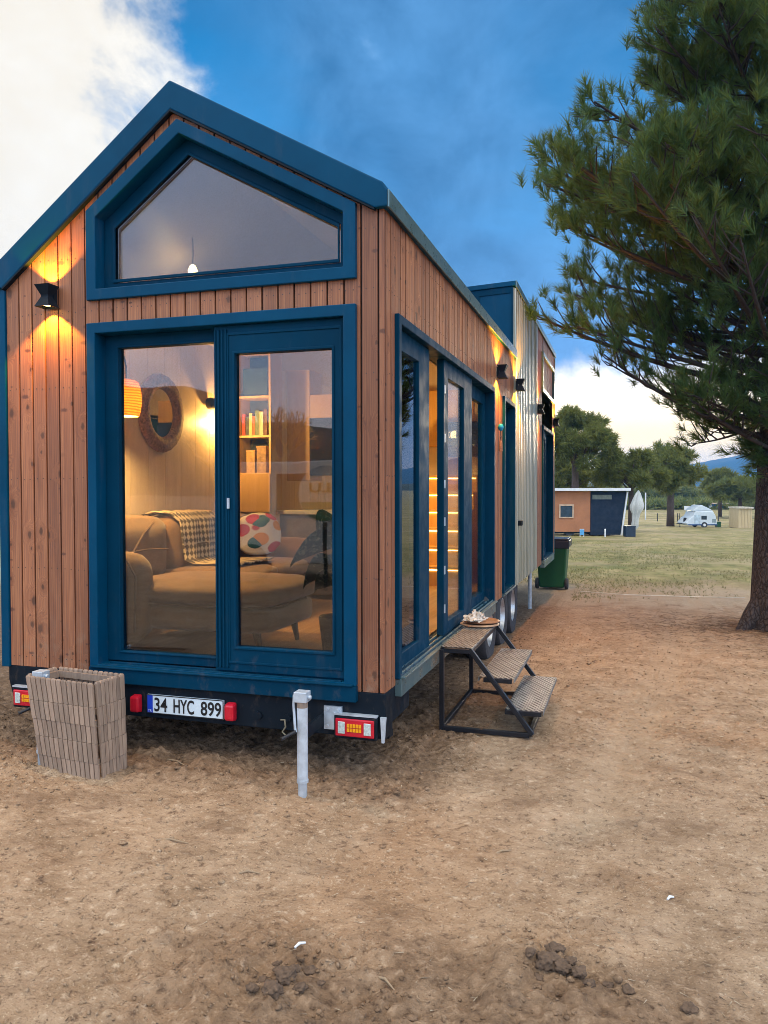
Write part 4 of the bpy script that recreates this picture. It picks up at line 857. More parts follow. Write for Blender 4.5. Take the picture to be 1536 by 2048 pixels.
# stair cabinet with lit nosings, seen through the open side door
sr = thing('stair_cabinet', (-.95, 4.4, .556), 'orange-lit stair cabinet with glowing step edges seen through the open side door', 'stairs')
mb = MB(); ms_ = MB()
for i in range(6):
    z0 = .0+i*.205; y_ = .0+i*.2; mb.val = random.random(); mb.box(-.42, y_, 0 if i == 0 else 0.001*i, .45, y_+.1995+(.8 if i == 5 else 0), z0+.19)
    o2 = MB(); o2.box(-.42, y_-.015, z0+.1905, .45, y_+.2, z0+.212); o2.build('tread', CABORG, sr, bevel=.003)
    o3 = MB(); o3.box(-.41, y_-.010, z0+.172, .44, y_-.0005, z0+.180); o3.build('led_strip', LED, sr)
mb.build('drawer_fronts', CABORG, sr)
lamp('stair_led_light', 'AREA', (0, -.22, 1.3), 9., (1., .55, .12), sr, rot=(R(60), 0, 0), size=.5)
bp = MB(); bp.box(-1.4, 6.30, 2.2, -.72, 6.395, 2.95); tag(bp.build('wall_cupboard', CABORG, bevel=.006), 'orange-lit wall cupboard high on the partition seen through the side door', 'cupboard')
# second kitchen front with hood and lit niche on the partition
k2 = thing('kitchen_wall', (-.78, 6.1, .556), 'olive kitchen fronts with black hood and small lit niche on the partition wall', 'kitchen unit')
mb = MB(); mb.box(-.35, .0, .02, .36, .29, .86); mb.build('base_cabinet', CABO, k2, bevel=.004)
nb = MB(); nb.ring([(-.33, .95), (.30, .95), (.30, 1.24), (-.33, 1.24)], [(-.30, .975), (.27, .975), (.27, 1.215), (-.30, 1.215)], lambda u, n, z_: (u, n, z_), .02, .29); nb.build('niche', CABW, k2)
mb = MB(); mb.box(-.28, .05, 1.2, .25, .06, 1.213); mb.build('led_strip', LED, k2)
mb = MB(); mb.add([(-.3, -.25, 1.62), (.2, -.25, 1.62), (.2, .29, 1.5), (-.3, .29, 1.5), (-.3, -.02, 1.95), (.2, -.02, 1.95), (.2, .29, 1.95), (-.3, .29, 1.95)], [(3, 2, 1, 0), (4, 5, 6, 7), (0, 1, 5, 4), (1, 2, 6, 5), (2, 3, 7, 6), (3, 0, 4, 7)]); mb.build('hood', simple('black_hood', (.012, .014, .02), .3), k2, bevel=.02)
lamp('kitchen_light', 'POINT', (0, -.5, 1.75), 16., (1., .62, .22), k2, .05)
# pot plant behind the glass at the right
pp = thing('pot_plant', (-.50, .62, .556), 'pot plant with broad dark variegated leaves at the right behind the front glass door', 'pot plant')
mb = MB(); mb.lathe([(0, 0), (.10, 0), (.13, .24), (.125, .25), (.11, .24), (.1, .2), (0, .2)], (0, 0, 0), 24); mb.build('pot', simple('dark_pot', (.02, .02, .025), .5), pp, smooth=40)
mt, g = newmat('variegated_leaf'); v = g.coord('Generated'); pz = g.pos(); f = g.noise(pz, 24., 3, .5, 1.2); c = g.ramp(f, [(.45, (.008, .03, .025)), (.56, (.015, .055, .04)), (.66, (.22, .22, .14))]); finish(g, pbr(g, c, .4)); LEAF = mt
for i, (az, ln, hgt, dr) in enumerate(((2.6, .26, .62, .1), (3.6, .30, .50, .16), (2.0, .24, .40, .12), (3.1, .25, .36, .18), (.4, .22, .55, .1), (4.8, .22, .48, .12), (2.9, .2, .25, .1), (1.2, .2, .66, .06))):
    mb = MB(); dx, dy = math.cos(az), math.sin(az); bx = (dx*.06+.06, dy*.06, hgt+.18)
    mb.tube([(dx*.02, dy*.02, .2), (dx*.03, dy*.03, hgt*.7), bx], .006, 6)
    n3 = 9; V = []
    for k_ in range(n3):
        t_ = k_/(n3-1); wv = .105*math.sin(math.pi*min(1, t_*.93+.07))**.8*ln/.25
        c_ = Vector((dx*(.06+ln*t_), dy*(.06+ln*t_), hgt+.04*math.sin(t_*2.4)-dr*t_*t_)); sd_ = Vector((-dy*.75, dx*.75, .66))
        c_ = c_+Vector((.06, 0, .2)); V += [c_-sd_*wv+Vector((0, 0, .02)), c_, c_+sd_*wv+Vector((0, 0, .02))]
    mb.add(V, [f_ for k_ in range(n3-1) for f_ in ((k_*3, k_*3+1, k_*3+4, k_*3+3), (k_*3+1, k_*3+2, k_*3+5, k_*3+4))]); mb.build('leaf', LEAF, pp, smooth=180, recalc=False)

# ================================================================== trees
def needle_mat(name, a, b, tr=.45):
    mt, g = newmat(name); rnd = g.n('ShaderNodeNewGeometry', out=8); p = g.pos(); f = g.noise(p, .9, 4, .6)
    c = g.ramp(g.addm(g.mul(rnd, .5), g.mul(f, .5)), [(.25, a), (.75, b)])
    t_ = g.n('ShaderNodeBsdfTranslucent', {'Color': g.mix(.5, c, (.34, .28, .03))})
    finish(g, g.n('ShaderNodeMixShader', {0: tr, 1: pbr(g, c, .55, 0., None, **{'Specular IOR Level': .35}), 2: t_})); return mt
def bark_mat(name, a, b):
    mt, g = newmat(name); v = g.coord(); vo = g.t.nodes.new('ShaderNodeTexVoronoi'); vo.feature = 'DISTANCE_TO_EDGE'; wv = g.vadd(g.vmul(v, (9., 9., 3.6)), g.vmul(g.noise(v, 6., 3, out=1), (1., 1., 1.)))
    g.t.links.new(wv, vo.inputs['Vector']); vo.inputs['Scale'].default_value = 2.6; e = vo.outputs['Distance']; f = g.noise(v, 24., 5, .65)
    c = g.mix(g.rng(e, .12, .02), g.ramp(f, [(.3, a), (.7, b)]), (.018, .012, .012))
    finish(g, pbr(g, c, .9, 0., g.bump(g.addm(g.m('MINIMUM', e, .2), g.mul(f, .05)), 1., .06))); return mt
NEEDLE = needle_mat('pine_needles', (.012, .070, .040), (.078, .195, .060)); FARN = needle_mat('distant_pine_needles', (.06, .12, .045), (.24, .27, .08), .5)
BARK = bark_mat('pine_bark', (.034, .028, .030), (.080, .064, .062)); FARBARK = simple('distant_bark', (.10, .07, .055), .9)
def tufts(C, D, k, L, wd, sprl=(.35, .95)):
    n = len(C); D = D/np.linalg.norm(D, axis=1, keepdims=True); A = np.where(np.abs(D[:, 2:3]) < .9, [[0, 0, 1.]], [[1., 0, 0]]); X_ = np.cross(D, A); X_ /= np.linalg.norm(X_, axis=1, keepdims=True); Y_ = np.cross(D, X_)
    ph = rng.uniform(0, 2*np.pi, (n, k)); th = rng.uniform(sprl[0], sprl[1], (n, k)); l = L*rng.uniform(.7, 1.15, (n, k)); b = rng.uniform(-.55, .35, (n, k))*L
    nd = D[:, None]*np.cos(th)[..., None]+(X_[:, None]*np.cos(ph)[..., None]+Y_[:, None]*np.sin(ph)[..., None])*np.sin(th)[..., None]
    base = C[:, None]+D[:, None]*b[..., None]; tip = base+nd*l[..., None]; tip[..., 2] -= .04*L
    s_ = np.cross(nd, rng.normal(size=(n, k, 3))); s_ /= np.linalg.norm(s_, axis=-1, keepdims=True)+1e-9
    V = np.stack([base-s_*wd/2, base+s_*wd/2, tip], 2).reshape(-1, 3); return V, np.arange(len(V)).reshape(-1, 3)
# --- the big pine at the right
PX, PY = 3.05, 6.5; PZ = float(gz(PX, PY))
pine = thing('pine_tree', (PX, PY, PZ), 'tall dark pine tree with thick bark trunk at the right edge', 'pine')
ez = [1.9, 2.1, 2.2, 2.56, 3.0, 3.1, 3.36, 3.63, 4.03, 4.3, 4.57, 5.0, 5.3, 5.7, 6.1, 6.5, 7.1, 7.7, 8.2, 9.3, 10.2]
er = [.2, .6, .95, 1.45, 1.75, 2.2, 2.55, 2.85, 2.95, 3.0, 2.9, 3.0, 3.15, 3.1, 2.8, 2.4, 2.38, 2.05, 1.6, 1.0, .2]
tb = MB(); tp = [(0, 0, -.15), (.0, 0, .0), (-.01, 0, .25), (-.02, 0, 1.0), (.0, 0, 2.2), (.03, .0, 3.4), (.0, .05, 4.8), (-.08, .05, 6.3), (-.1, .0, 8.0), (-.05, 0, 9.8)]
tr_ = [.50, .43, .355, .315, .29, .25, .20, .15, .09, .03]
tb.tube(tp, tr_, 20)
for a_, l_ in ((3.5, .75), (2.5, .6), (4.5, .8), (5.4, .7), (1.2, .6), (.2, .7)): tb.tube([(math.cos(a_)*.22, math.sin(a_)*.22, .34), (math.cos(a_)*.40, math.sin(a_)*.40, .10), (math.cos(a_+.15)*l_*.8, math.sin(a_+.15)*l_*.8, -.03), (math.cos(a_+.2)*l_, math.sin(a_+.2)*l_, -.12)], [.15, .11, .065, .03], 10)
def trunk_at(z_):
    zs_ = [p[2] for p in tp]; return Vector((float(np.interp(z_, zs_, [p[0] for p in tp])), float(np.interp(z_, zs_, [p[1] for p in tp])), z_))
CC = []; DD = []; prn = random.Random(12)
lb_ = MB()
def bez(a, b, c, t_): return a*(1-t_)**2+b*2*t_*(1-t_)+c*t_*t_
nl = 0
while nl < 270:
    zt = prn.uniform(2.0, 10.0); az = prn.uniform(0, 2*math.pi)
    if math.cos(az) > .35 and prn.random() < .55: continue
    if zt < 4.6 and prn.random() < (.16 if zt > 3.3 else .45): continue
    Rm = float(np.interp(zt, ez, er))*prn.uniform(.78, 1.03)*(1.0 if abs(math.cos(az)) > .6 else .9)
    fill = prn.random() < .42; Rm = Rm*(prn.uniform(.35, .8) if fill else 1.); nl += 1
    tip = Vector((math.cos(az)*Rm, math.sin(az)*Rm, zt)); zb = max(1.95, zt-Rm*prn.uniform(.2, .55)) if zt > 2.6 else zt+.35
    a_ = trunk_at(min(zb, 9.4)); mid = a_.lerp(tip, .55)+Vector((0, 0, prn.uniform(-.22, .05)*Rm*.6)); pts = [bez(a_, mid, tip, i/7) for i in range(8)]
    r_ = .012+.013*Rm; lb_.tube(pts, [r_*(1-.8*i/7) for i in range(8)], 6)
    ns = int(4+Rm*3.4)
    for s_ in range(ns):
        t_ = .38+.62*(s_+prn.random()*.6)/ns; p = bez(a_, mid, tip, min(t_, 1)); dv = (pts[-1]-pts[-3]).normalized()
        side = Vector((-dv.y, dv.x, 0)).normalized()*prn.choice((-1, 1)); e = p+dv*prn.uniform(.1, .35)+side*prn.uniform(.1, .42)+Vector((0, 0, prn.uniform(-.02, .42)))
        if s_ == ns-1: e = tip+dv*.05
        lb_.tube([p, p.lerp(e, .5)+Vector((0, 0, -.03)), e], [.011, .008, .005], 5)
        nt_ = prn.choice((4, 5, 6)) if zt > 4.5 else prn.choice((2, 3))
        for k_ in range(nt_):
            q_ = p.lerp(e, .45+.55*(k_+1)/nt_); j = Vector((prn.gauss(0, .09), prn.gauss(0, .09), prn.gauss(.03, .07))); dd = (e-p).normalized()*.7+Vector((prn.gauss(0, .3), prn.gauss(0, .3), .55+prn.gauss(0, .25)))
            CC.append(q_+j); DD.append(dd)
CC = np.array([c[:] for c in CC]); DD = np.array([c[:] for c in DD])
V, F_ = tufts(CC, DD, 56, .165, .0085)
np_mesh('crown', V, F_, NEEDLE, pine)
tb.build('trunk', BARK, pine, smooth=180); lb_.build('limbs', simple('pine_limb_bark', (.036, .029, .028), .85, 0, .35, 30.), pine, smooth=180)
# --- stone pines beyond the field
def stone_pine(px, base_py, crown_top, crown_bot, half_w, depth, label, tw=.16, lean=0., n=900, dome=1., group='pines beyond the field', bare=0):
    p = gpt(px, depth); s_ = depth/FPX; zt = CAM[2]+(983-crown_top)*s_-p[2]; zb = CAM[2]+(983-crown_bot)*s_-p[2]; rw = half_w*s_
    root = thing('stone_pine', p, label, 'pine', group); pr = random.Random(int(px*7)); mb = MB(); zf = zb+(zt-zb)*.25
    tl = [Vector((0, 0, -.2)), Vector((0, 0, zf*.5)), Vector((lean*.5, 0, zf))]; mb.tube(tl, [tw*1.2, tw, tw*.8], 10)
    C_ = []; D_ = []
    for i in range(26):
        a_ = pr.uniform(0, 6.28); rr2 = rw*math.sqrt(pr.random())*.85; e = Vector((lean+rr2*math.cos(a_), rr2*math.sin(a_), zb+(zt-zb)*(.35+.45*(1-(rr2/rw)**2))))
        mb.tube([tl[2]-Vector((0, 0, pr.uniform(0, zf*.25))), tl[2].lerp(e, .5)+Vector((0, 0, -.1)), e], [tw*.4, tw*.22, .03], 6)
    clumps = []
    for i in range(34):
        a_ = pr.uniform(0, 6.28); q_ = math.sqrt(pr.random())*.93; top = 1-.75*q_*q_*dome
        clumps.append((lean+rw*q_*math.cos(a_), rw*q_*math.sin(a_), zb+(zt-zb)*(top*pr.uniform(.45, 1.) if pr.random() < .93 else pr.uniform(.1, .35)), rw*pr.uniform(.2, .34)))
    for i in range(int(n*1.5)):
        c = pr.choice(clumps); v = Vector((pr.gauss(0, 1), pr.gauss(0, 1), pr.gauss(0, .7))); v.normalize(); v *= c[3]*pr.uniform(.6, 1.05)
        z_ = min(c[2]+v.z*.75, zt); C_.append((c[0]+v.x, c[1]+v.y, z_)); D_.append((v.x, v.y, v.z+.25*c[3]))
    V, F_ = tufts(np.array(C_), np.array(D_), 14, .0075*depth, .0012*depth, (.3, 1.25)); np_mesh('crown', V, F_, FARN, root)
    mb.build('trunk', FARBARK, root, smooth=180); return root
stone_pine(1150, 1070, 822, 945, 80, 46, 'broad stone pine with rounded crown close behind the far corner of the tiny house', .22, n=1700, dome=.8)
stone_pine(1128, 1070, 915, 1010, 75, 52, 'low bushy pine in front of the woods behind the tan and navy cabin', .2, n=1200, dome=.7)
stone_pine(1262, 1066, 905, 980, 64, 47, 'umbrella-shaped stone pine with its trunk beside the navy end of the far cabin', .16, n=1300, dome=.8)
stone_pine(1341, 1050, 889, 990, 60, 60, 'round-crowned stone pine standing alone left of the small white caravan', .26, n=1500, dome=.75)
stone_pine(1440, 1035, 935, 985, 30, 85, 'small pine below the blue mountain between the caravan and the big trunk', .18, n=500)
stone_pine(1480, 1035, 955, 1000, 55, 80, 'flat-topped dark pine directly left of the big pine trunk', .2, n=900)

# ================================================================== the field behind
def local(root_name, px, depth, label, cat, group=None, rz=YAW):
    return thing(root_name, gpt(px, depth), label, cat, group, rz)
# far cabin on a trailer: tan half, navy half with a slanting end, thin white roof
FD = 40.; s_ = FD/FPX
cb = local('far_cabin', 1181, FD, 'small tan and navy trailer cabin with thin white roof standing far across the field', 'cabin')
base = gpt(1181, FD)[2]; zc_ = lambda py: CAM[2]+(983-py)*s_-base; xc = lambda px: (px-1181)*s_
TAN = simple('tan_cladding', (.40, .165, .075), .65, 0, .15, 1.5); NAVY = simple('navy_panel', (.001, .014, .038), .8, 0, .15, 1.)
fl = lambda u, n, z_: (u, n, z_)
mb = MB(); mb.prism([(xc(1060), zc_(1064)), (xc(1180.6), zc_(1064)), (xc(1180.6), zc_(983)), (xc(1060), zc_(983))], fl, 0, 2.4); mb.build('tan_wall', TAN, cb)
mb = MB(); mb.prism([(xc(1181), zc_(1070)), (xc(1241), zc_(1070)), (xc(1252), zc_(983)), (xc(1181), zc_(983))], fl, -.03, 2.4); mb.build('navy_wall', NAVY, cb)
mb = MB(); mb.prism([(xc(1056), zc_(982)), (xc(1257), zc_(982)), (xc(1257), zc_(976.5)), (xc(1056), zc_(976.5))], fl, -.35, 2.6); mb.build('roof', WHITEP, cb)
mb = MB(); mb.bar((xc(1242.5), -.06, zc_(1071)), (xc(1254), -.06, zc_(984)), .07); mb.build('white_edge', WHITEP, cb)
wn = MB().ring(rect(xc(1118), zc_(1036), xc(1147), zc_(1009)), rect(xc(1120.5), zc_(1034), xc(1144.5), zc_(1012)), fl, -.05, .03).build('window', simple('pale_window_trim', (.55, .40, .28), .5), cb)
MB().prism(rect(xc(1120.5), zc_(1034), xc(1144.5), zc_(1012)), fl, -.02, -.005).build('pane', simple('dark_reflecting_pane', (.03, .06, .09), .04), wn)
wn = MB().ring(rect(xc(1183), zc_(1000), xc(1224), zc_(989)), rect(xc(1184), zc_(999), xc(1223), zc_(990)), fl, -.06, -.028).build('window', NAVY, cb)
MB().prism(rect(xc(1184), zc_(999), xc(1223), zc_(990)), fl, -.045, -.032).build('pane', simple('pale_reflecting_pane', (.16, .19, .17), .04), wn)
mb = MB(); mb.box(xc(1060), .05, .12, xc(1239), 2.3, zc_(1064)-.002); mb.build('chassis', CHASSIS, cb)
for x_ in (1140, 1190):
    mb = MB(); mb.lathe([(.18, -.09), (.3, -.09), (.32, 0), (.3, .09), (.18, .09)], (xc(x_), .15, .30), 20, 'y', close=True); mb.cyl((xc(x_), .1, .3), (xc(x_), .2, .3), .19, n=16); mb.build('wheel', RUBBER, cb, smooth=40)
# small blue sign, bollard, crate in front of it
sg_ = local('info_board', 1164, 38.6, 'small light blue notice board on legs in front of the tan cabin wall', 'sign'); k = 38.6/FPX
mb = MB(); mb.box(-4.2*k, -.02, 4*k, 4.2*k, .02, 15*k); mb.build('board', simple('sky_blue_board', (.10, .38, .72), .5), sg_); mb = MB(); mb.box(-4.2*k, -.02, 0, -3.2*k, .02, 4*k); mb.box(3.2*k, -.02, 0, 4.2*k, .02, 4*k); mb.box(-4.6*k, -.03, 15*k, 4.6*k, .03, 16*k); mb.build('frame', WHITEP, sg_)
pb_ = local('white_post', 1210.5, 38.8, 'short white post in the grass in front of the navy cabin wall', 'post'); mb = MB(); mb.cyl((0, 0, -.05), (0, 0, .36), .035, n=10); mb.cyl((0, 0, .36), (0, 0, .40), .045, .02, 10); mb.build('post', WHITEP, pb_)
cr = local('dark_crate', 1259, 39.2, 'dark square container standing beside the slanted end of the navy cabin', 'crate'); mb = MB(); mb.box(-.24, -.24, 0, .24, .24, .5); mb.box(-.26, -.26, .5, .26, .26, .54); mb.build('box', simple('blue_black_plastic', (.012, .03, .06), .5), cr, bevel=.02)
# closed parasol
pa = local('closed_parasol', 1268, 45., 'closed off-white parasol drooping on its pole to the right of the far cabin', 'parasol'); k = 45/FPX
mb = MB(); mb.tube([(-.14, 0, -.1), (-.05, 0, 1.0), (.2, 0, 2.35)], .03, 8); mb.build('pole', WHITEP, pa)
CANV = simple('off_white_canvas', (.58, .60, .58), .85, 0, .15, 4.); mb = MB(); n4 = 22; pf = [(.02, 2.42), (.12, 2.25), (.24, 1.9), (.34, 1.55), (.32, 1.35), (.2, 1.1), (.16, .7), (.18, .35), (.1, .2)]
V = [((.16+.20*(z_-1.6)*.5)+r_*(1+.25*math.cos(7*2*math.pi*j/n4))*math.cos(2*math.pi*j/n4), r_*(1+.25*math.cos(7*2*math.pi*j/n4))*math.sin(2*math.pi*j/n4), z_) for r_, z_ in pf for j in range(n4)]
mb.add(V, [(i*n4+j, i*n4+(j+1) % n4, (i+1)*n4+(j+1) % n4, (i+1)*n4+j) for i in range(len(pf)-1) for j in range(n4)]); mb.build('canopy', CANV, pa, smooth=50)
wp = local('white_pole', 1291, 75., 'slim tall white pole behind the closed parasol', 'pole'); mb = MB(); mb.cyl((0, 0, -.1), (0, 0, 2.55), .06, n=10); mb.cyl((0, 0, 2.55), (0, 0, 2.6), .06, .02, 10); mb.build('pole', WHITEP, wp)
# white caravan with pop-up gable roof
CD = 58.; k = CD/FPX; cv_ = local('caravan', 1398, CD, 'small white caravan with peaked pop-up roof parked on the far grass', 'caravan')
X_ = lambda px: (px-1398)*k; Z_ = lambda py: (1056-py)*k
prf = [(X_(1363), Z_(1047)), (X_(1370), Z_(1038)), (X_(1377), Z_(1033)), (X_(1381), Z_(1024)), (X_(1416), Z_(1023)), (X_(1421), Z_(1032)), (X_(1424), Z_(1042)), (X_(1424), Z_(1051)), (X_(1366), Z_(1051))]
CVW = simple('caravan_white', (.60, .68, .74), .35, 0, .06); mb = MB(); mb.prism(prf, fl, -.9, .9); mb.build('body', CVW, cv_, bevel=.05)
mb = MB(); mb.prism([(X_(1378), Z_(1023)), (X_(1417), Z_(1022.5)), (X_(1409), Z_(1018)), (X_(1394), Z_(1011)), (X_(1383), Z_(1018))], fl, -.8, .8); mb.build('peaked_roof', CVW, cv_, bevel=.03)
mb = MB(); mb.box(X_(1393), -.915, Z_(1040), X_(1403.5), -.895, Z_(1032.5)); mb.build('window', simple('dark_caravan_window', (.03, .05, .07), .1), cv_)
mb = MB(); mb.box(X_(1414), -.912, Z_(1046), X_(1421.5), -.895, Z_(1039)); mb.build('window', simple('grey_caravan_window', (.25, .32, .36), .1), cv_)
mb = MB(); mb.box(X_(1379), -.91, Z_(1051), X_(1391), -.896, Z_(1031)); mb.build('door', simple('pale_blue_door', (.45, .56, .64), .4), cv_)
mb = MB(); mb.box(X_(1367), -.93, Z_(1051.5), X_(1424.5), -.9005, Z_(1049)); mb.build('trim', simple('blue_trim', (.04, .09, .22), .4), cv_)
for y_ in (-.86, .86):
    mb = MB(); c_ = (X_(1399), y_, .2); mb.lathe([(.1, -.09), (.2, -.09), (.22, 0), (.2, .09), (.1, .09)], c_, 20, 'y', close=True); wh = mb.build('wheel', RUBBER, cv_, smooth=40); mb = MB(); mb.cyl((c_[0], y_-.085, .2), (c_[0], y_+.085, .2), .115, n=16); mb.build('rim', WHITEP, wh)
mb = MB(); mb.box(X_(1352), -.05, .22, X_(1366), .05, .28); mb.cyl((X_(1360), 0, -.02), (X_(1360), 0, .25), .03, n=8); mb.build('drawbar', CHASSIS, cv_)
mb = MB(); mb.lathe([(.0, -.2), (.10, -.19), (.12, 0), (.1, .19), (0, .2)], (X_(1367), -.3, Z_(1042)), 12); mb.build('gas_bottle', BLACKM, cv_, smooth=60)
gb = local('litter_bin', 1436, 57.5, 'small dark green bin on the grass right of the white caravan', 'bin'); mb = MB(); mb.box(-.16, -.16, .05, .16, .16, .36); mb.box(-.18, -.18, .36, .18, .18, .42); mb.build('body', BING, gb, bevel=.02)
nb_ = local('notice_board', 1374, 76., 'white notice board on a post behind the drawbar of the caravan', 'sign'); mb = MB(); mb.box(-.28, -.03, .95, .28, .03, 1.3); mb.build('board', WHITEP, nb_); mb = MB(); mb.cyl((0, 0, -.1), (0, 0, .95), .05, n=8); mb.build('post', simple('yellowish_post', (.5, .5, .3), .6), nb_)
bc = local('blue_kiosk', 1438, 118., 'long low blue and white hut far behind the caravan', 'hut'); k = 118/FPX
mb = MB(); mb.box(-14*k, 0, 0, 16*k, 3, 11*k); mb.build('blue_wall', simple('bright_blue_wall', (.01, .17, .50), .5), bc); mb = MB(); mb.box(-20*k, -.05, 0, -14.05*k, 3, 10*k); mb.build('white_wall', WHITEP, bc); mb = MB(); mb.box(-15*k, -.4, 11*k, 17*k, 3.2, 13*k); mb.build('roof', simple('cream_roof', (.62, .50, .42), .6), bc)
yh = local('slatted_hut', 1486, 56., 'small cream slatted hut half hidden behind the big pine trunk', 'hut'); k = 56/FPX
mb = MB()
for i in range(9): mb.val = random.random(); mb.box(-9*k+i*3*k, -.02, 0, -9*k+i*3*k+2.6*k, 1.5, 39*k)
mb.build('slatted_wall', panel_wood('cream_slats', (.50, .38, .20), (.62, .50, .30)), yh); mb = MB(); mb.box(-10.5*k, -.15, 39*k, 20*k, 1.6, 42*k); mb.build('roof', simple('pale_roof', (.6, .55, .45), .6), yh)
mb = MB(); mb.box(-8.5*k, .04, -.1, 17*k, 1.45, 0); mb.build('plinth', CHASSIS, yh)
# wire fence across the field
fn = local('field_fence', 1350, 72., 'low wire fence on dark posts running across the far field behind the caravan', 'fence'); k = 72/FPX
for px in (1236, 1275, 1315, 1355, 1358.5, 1397, 1437, 1470, 1510, 1550):
    x_ = (px-1350)*k; mb = MB(); mb.cyl((x_, 0, -.15), (x_, 0, .72), .045, .04, 8); mb.build('post', simple('dark_fence_post', (.05, .05, .05), .8) if 'dark_fence_post' not in bpy.data.materials else bpy.data.materials['dark_fence_post'], fn)
mb = MB()
for z_ in (.25, .48, .68): mb.tube([((1236-1350)*k, -.05, z_), (0, -.05, z_-.02), ((1550-1350)*k, -.05, z_)], .006, 4)
mb.build('wires', CHASSIS, fn)
# white line of cord lying at the edge of the field
p0, _ = ground_at(1250, 1192); p1, _ = ground_at(1400, 1196); p2, _ = ground_at(1490, 1200); p3, _ = ground_at(1160, 1184)
mb = MB(); mb.tube([(p[0], p[1], float(gz(p[0], p[1]))+.03) for p in (p3, p0, p1, p2)], .006, 6); tag(mb.build('ground_cord', simple('white_cord', (.7, .66, .58), .6)), 'thin pale cord lying across the ground where the dirt meets the grass', 'cord')
# woods behind the field, hedge and shrubs
def woods(name, label, pxs, depth, top, n, hvar, seed):
    r_ = np.random.default_rng(seed); C_ = []; D_ = []; k = depth/FPX
    xs = r_.uniform(pxs[0], pxs[1], n)
    dep = depth*r_.uniform(.96, 1.08, n); h = (983-top)*k+1.6+1.13; hh = h*(.72+.28*vnoise(xs/17., xs*0, seed)+hvar*vnoise(xs/5., xs*0+3, seed)); zf = r_.uniform(0, 1, n)**.8
    b = CAM[None]+dep[:, None]*(fw[None]+rt[None]*((xs-768)/FPX)[:, None]); gzv = gz(b[:, 0], b[:, 1])
    P_ = np.stack([b[:, 0], b[:, 1], gzv+zf*hh], -1); D_ = r_.normal(size=(n, 3)); D_[:, 2] = np.abs(D_[:, 2])
    V, F_ = tufts(P_, D_, 9, .010*depth, .0024*depth, (.2, 1.3)); return tag(np_mesh(name, V, F_, FARN), label, 'woods', kind='stuff')
woods('pine_woods', 'dark belt of distant pine woods behind the field', (1090, 1560), 150., 972, 5200, .12, 4)
woods('field_shrubs', 'low scrub along the far edge of the field', (1240, 1540), 122., 1003, 1500, .15, 8)
# mountains: one ridge line of real depth
def ridge(name, pts, depth, thick, mat):
    k = depth/FPX; V = []; xs = np.linspace(pts[0][0], pts[-1][0], 120); ys = np.interp(xs, [p[0] for p in pts], [p[1] for p in pts])
    rows = 14
    for r_ in range(rows):
        t_ = r_/(rows-1)
        for x_, y_ in zip(xs, ys):
            h = max(2., (983-y_)*k)+3; hp = h*math.sin(math.pi*min(1, t_*1.0))**1.1*(1+.0*t_); c_ = CAM+(depth-thick/2+thick*t_)*(fw+rt*((x_-768)/FPX)); nz = float(fbm(np.array(c_[0]/90), np.array(c_[1]/90), 4, 5))*h*.09*math.sin(math.pi*t_)
            V.append((c_[0], c_[1], -8+max(0, hp+nz+5*math.sin(math.pi*t_))))
    n_ = len(xs); F_ = [(i*n_+j, i*n_+j+1, (i+1)*n_+j+1, (i+1)*n_+j) for i in range(rows-1) for j in range(n_-1)]
    return tag(np_mesh(name, V, F_, mat, smooth=True), kind='structure')
MTN = simple('haze_tinted_forest', (.015, .05, .06), .95, 0, .4, .012); HILL = simple('hill_forest', (.05, .065, .03), .95, 0, .4, .05)  # mountain base tinted blue-green: distance haze put into the colour
ridge('mountains', [(900, 960), (1150, 950), (1300, 938), (1385, 930), (1410, 921), (1445, 913), (1490, 906), (1600, 900), (1750, 920), (1900, 950)], 1500., 700., MTN)
ridge('hills', [(700, 975), (1000, 965), (1250, 962), (1420, 972), (1550, 966), (1750, 958), (2000, 975)], 520., 260., HILL)
# grass tufts on the field
gn = 26000; gy_ = 8.5+np.abs(rng.normal(0, 9, gn)); gxx = rng.uniform(-4, 11, gn)+gy_*.05
keep = (fbm(gxx*.5, gy_*.5, 4, 31)+.15+.035*(gy_-9) > rng.uniform(-.3, .9, gn)) & ((gxx > .35) | (gy_ > 11.2) | (gxx < -3)); gxx = gxx[keep]; gy_ = gy_[keep]
P_ = np.stack([gxx, gy_, gz(gxx, gy_)], -1); D_ = np.tile([0, 0, 1.], (len(P_), 1))+rng.normal(0, .15, (len(P_), 3))
V, F_ = tufts(P_, D_, 7, .055, .006, (.25, 1.2)); tag(np_mesh('grass', V, F_, needle_mat('field_grass', (.10, .115, .045), (.34, .30, .15), .25)), 'sparse short dry grass on the field behind the track', 'grass', kind='stuff')

# ================================================================== behind the camera: what the glass reflects
vx, vy = -4.9, -9.3; van = thing('white_van', (vx, vy, float(gz(vx, vy))), 'white van parked in front of the tiny house, mirrored in the glass door', 'van', rz=R(8))
mb = MB(); mb.prism([(-1.0, .35), (-1.0, 1.2), (-.92, 1.25), (-.8, 2.0), (-.65, 2.1), (3.6, 2.12), (3.75, 2.0), (3.8, .35)], fl, -.95, .95); mb.build('body', WHITEP, van, bevel=.06)
for x0, x1, z0, z1 in ((-.55, .35, 1.2, 1.9), (.5, 1.9, 1.2, 1.9), (2.05, 3.4, 1.2, 1.9)):
    mb = MB(); mb.box(x0, .94, z0, x1, .965, z1); mb.build('window', simple('van_window', (.02, .05, .09), .06), van, bevel=.02)
for x_ in (0., 2.9):
    mb = MB(); mb.lathe([(.18, -.1), (.32, -.1), (.34, 0), (.32, .1), (.18, .1)], (x_, .88, .34), 24, 'y', close=True); mb.cyl((x_, .8, .34), (x_, .97, .34), .19, n=18); mb.build('wheel', RUBBER, van, smooth=40)
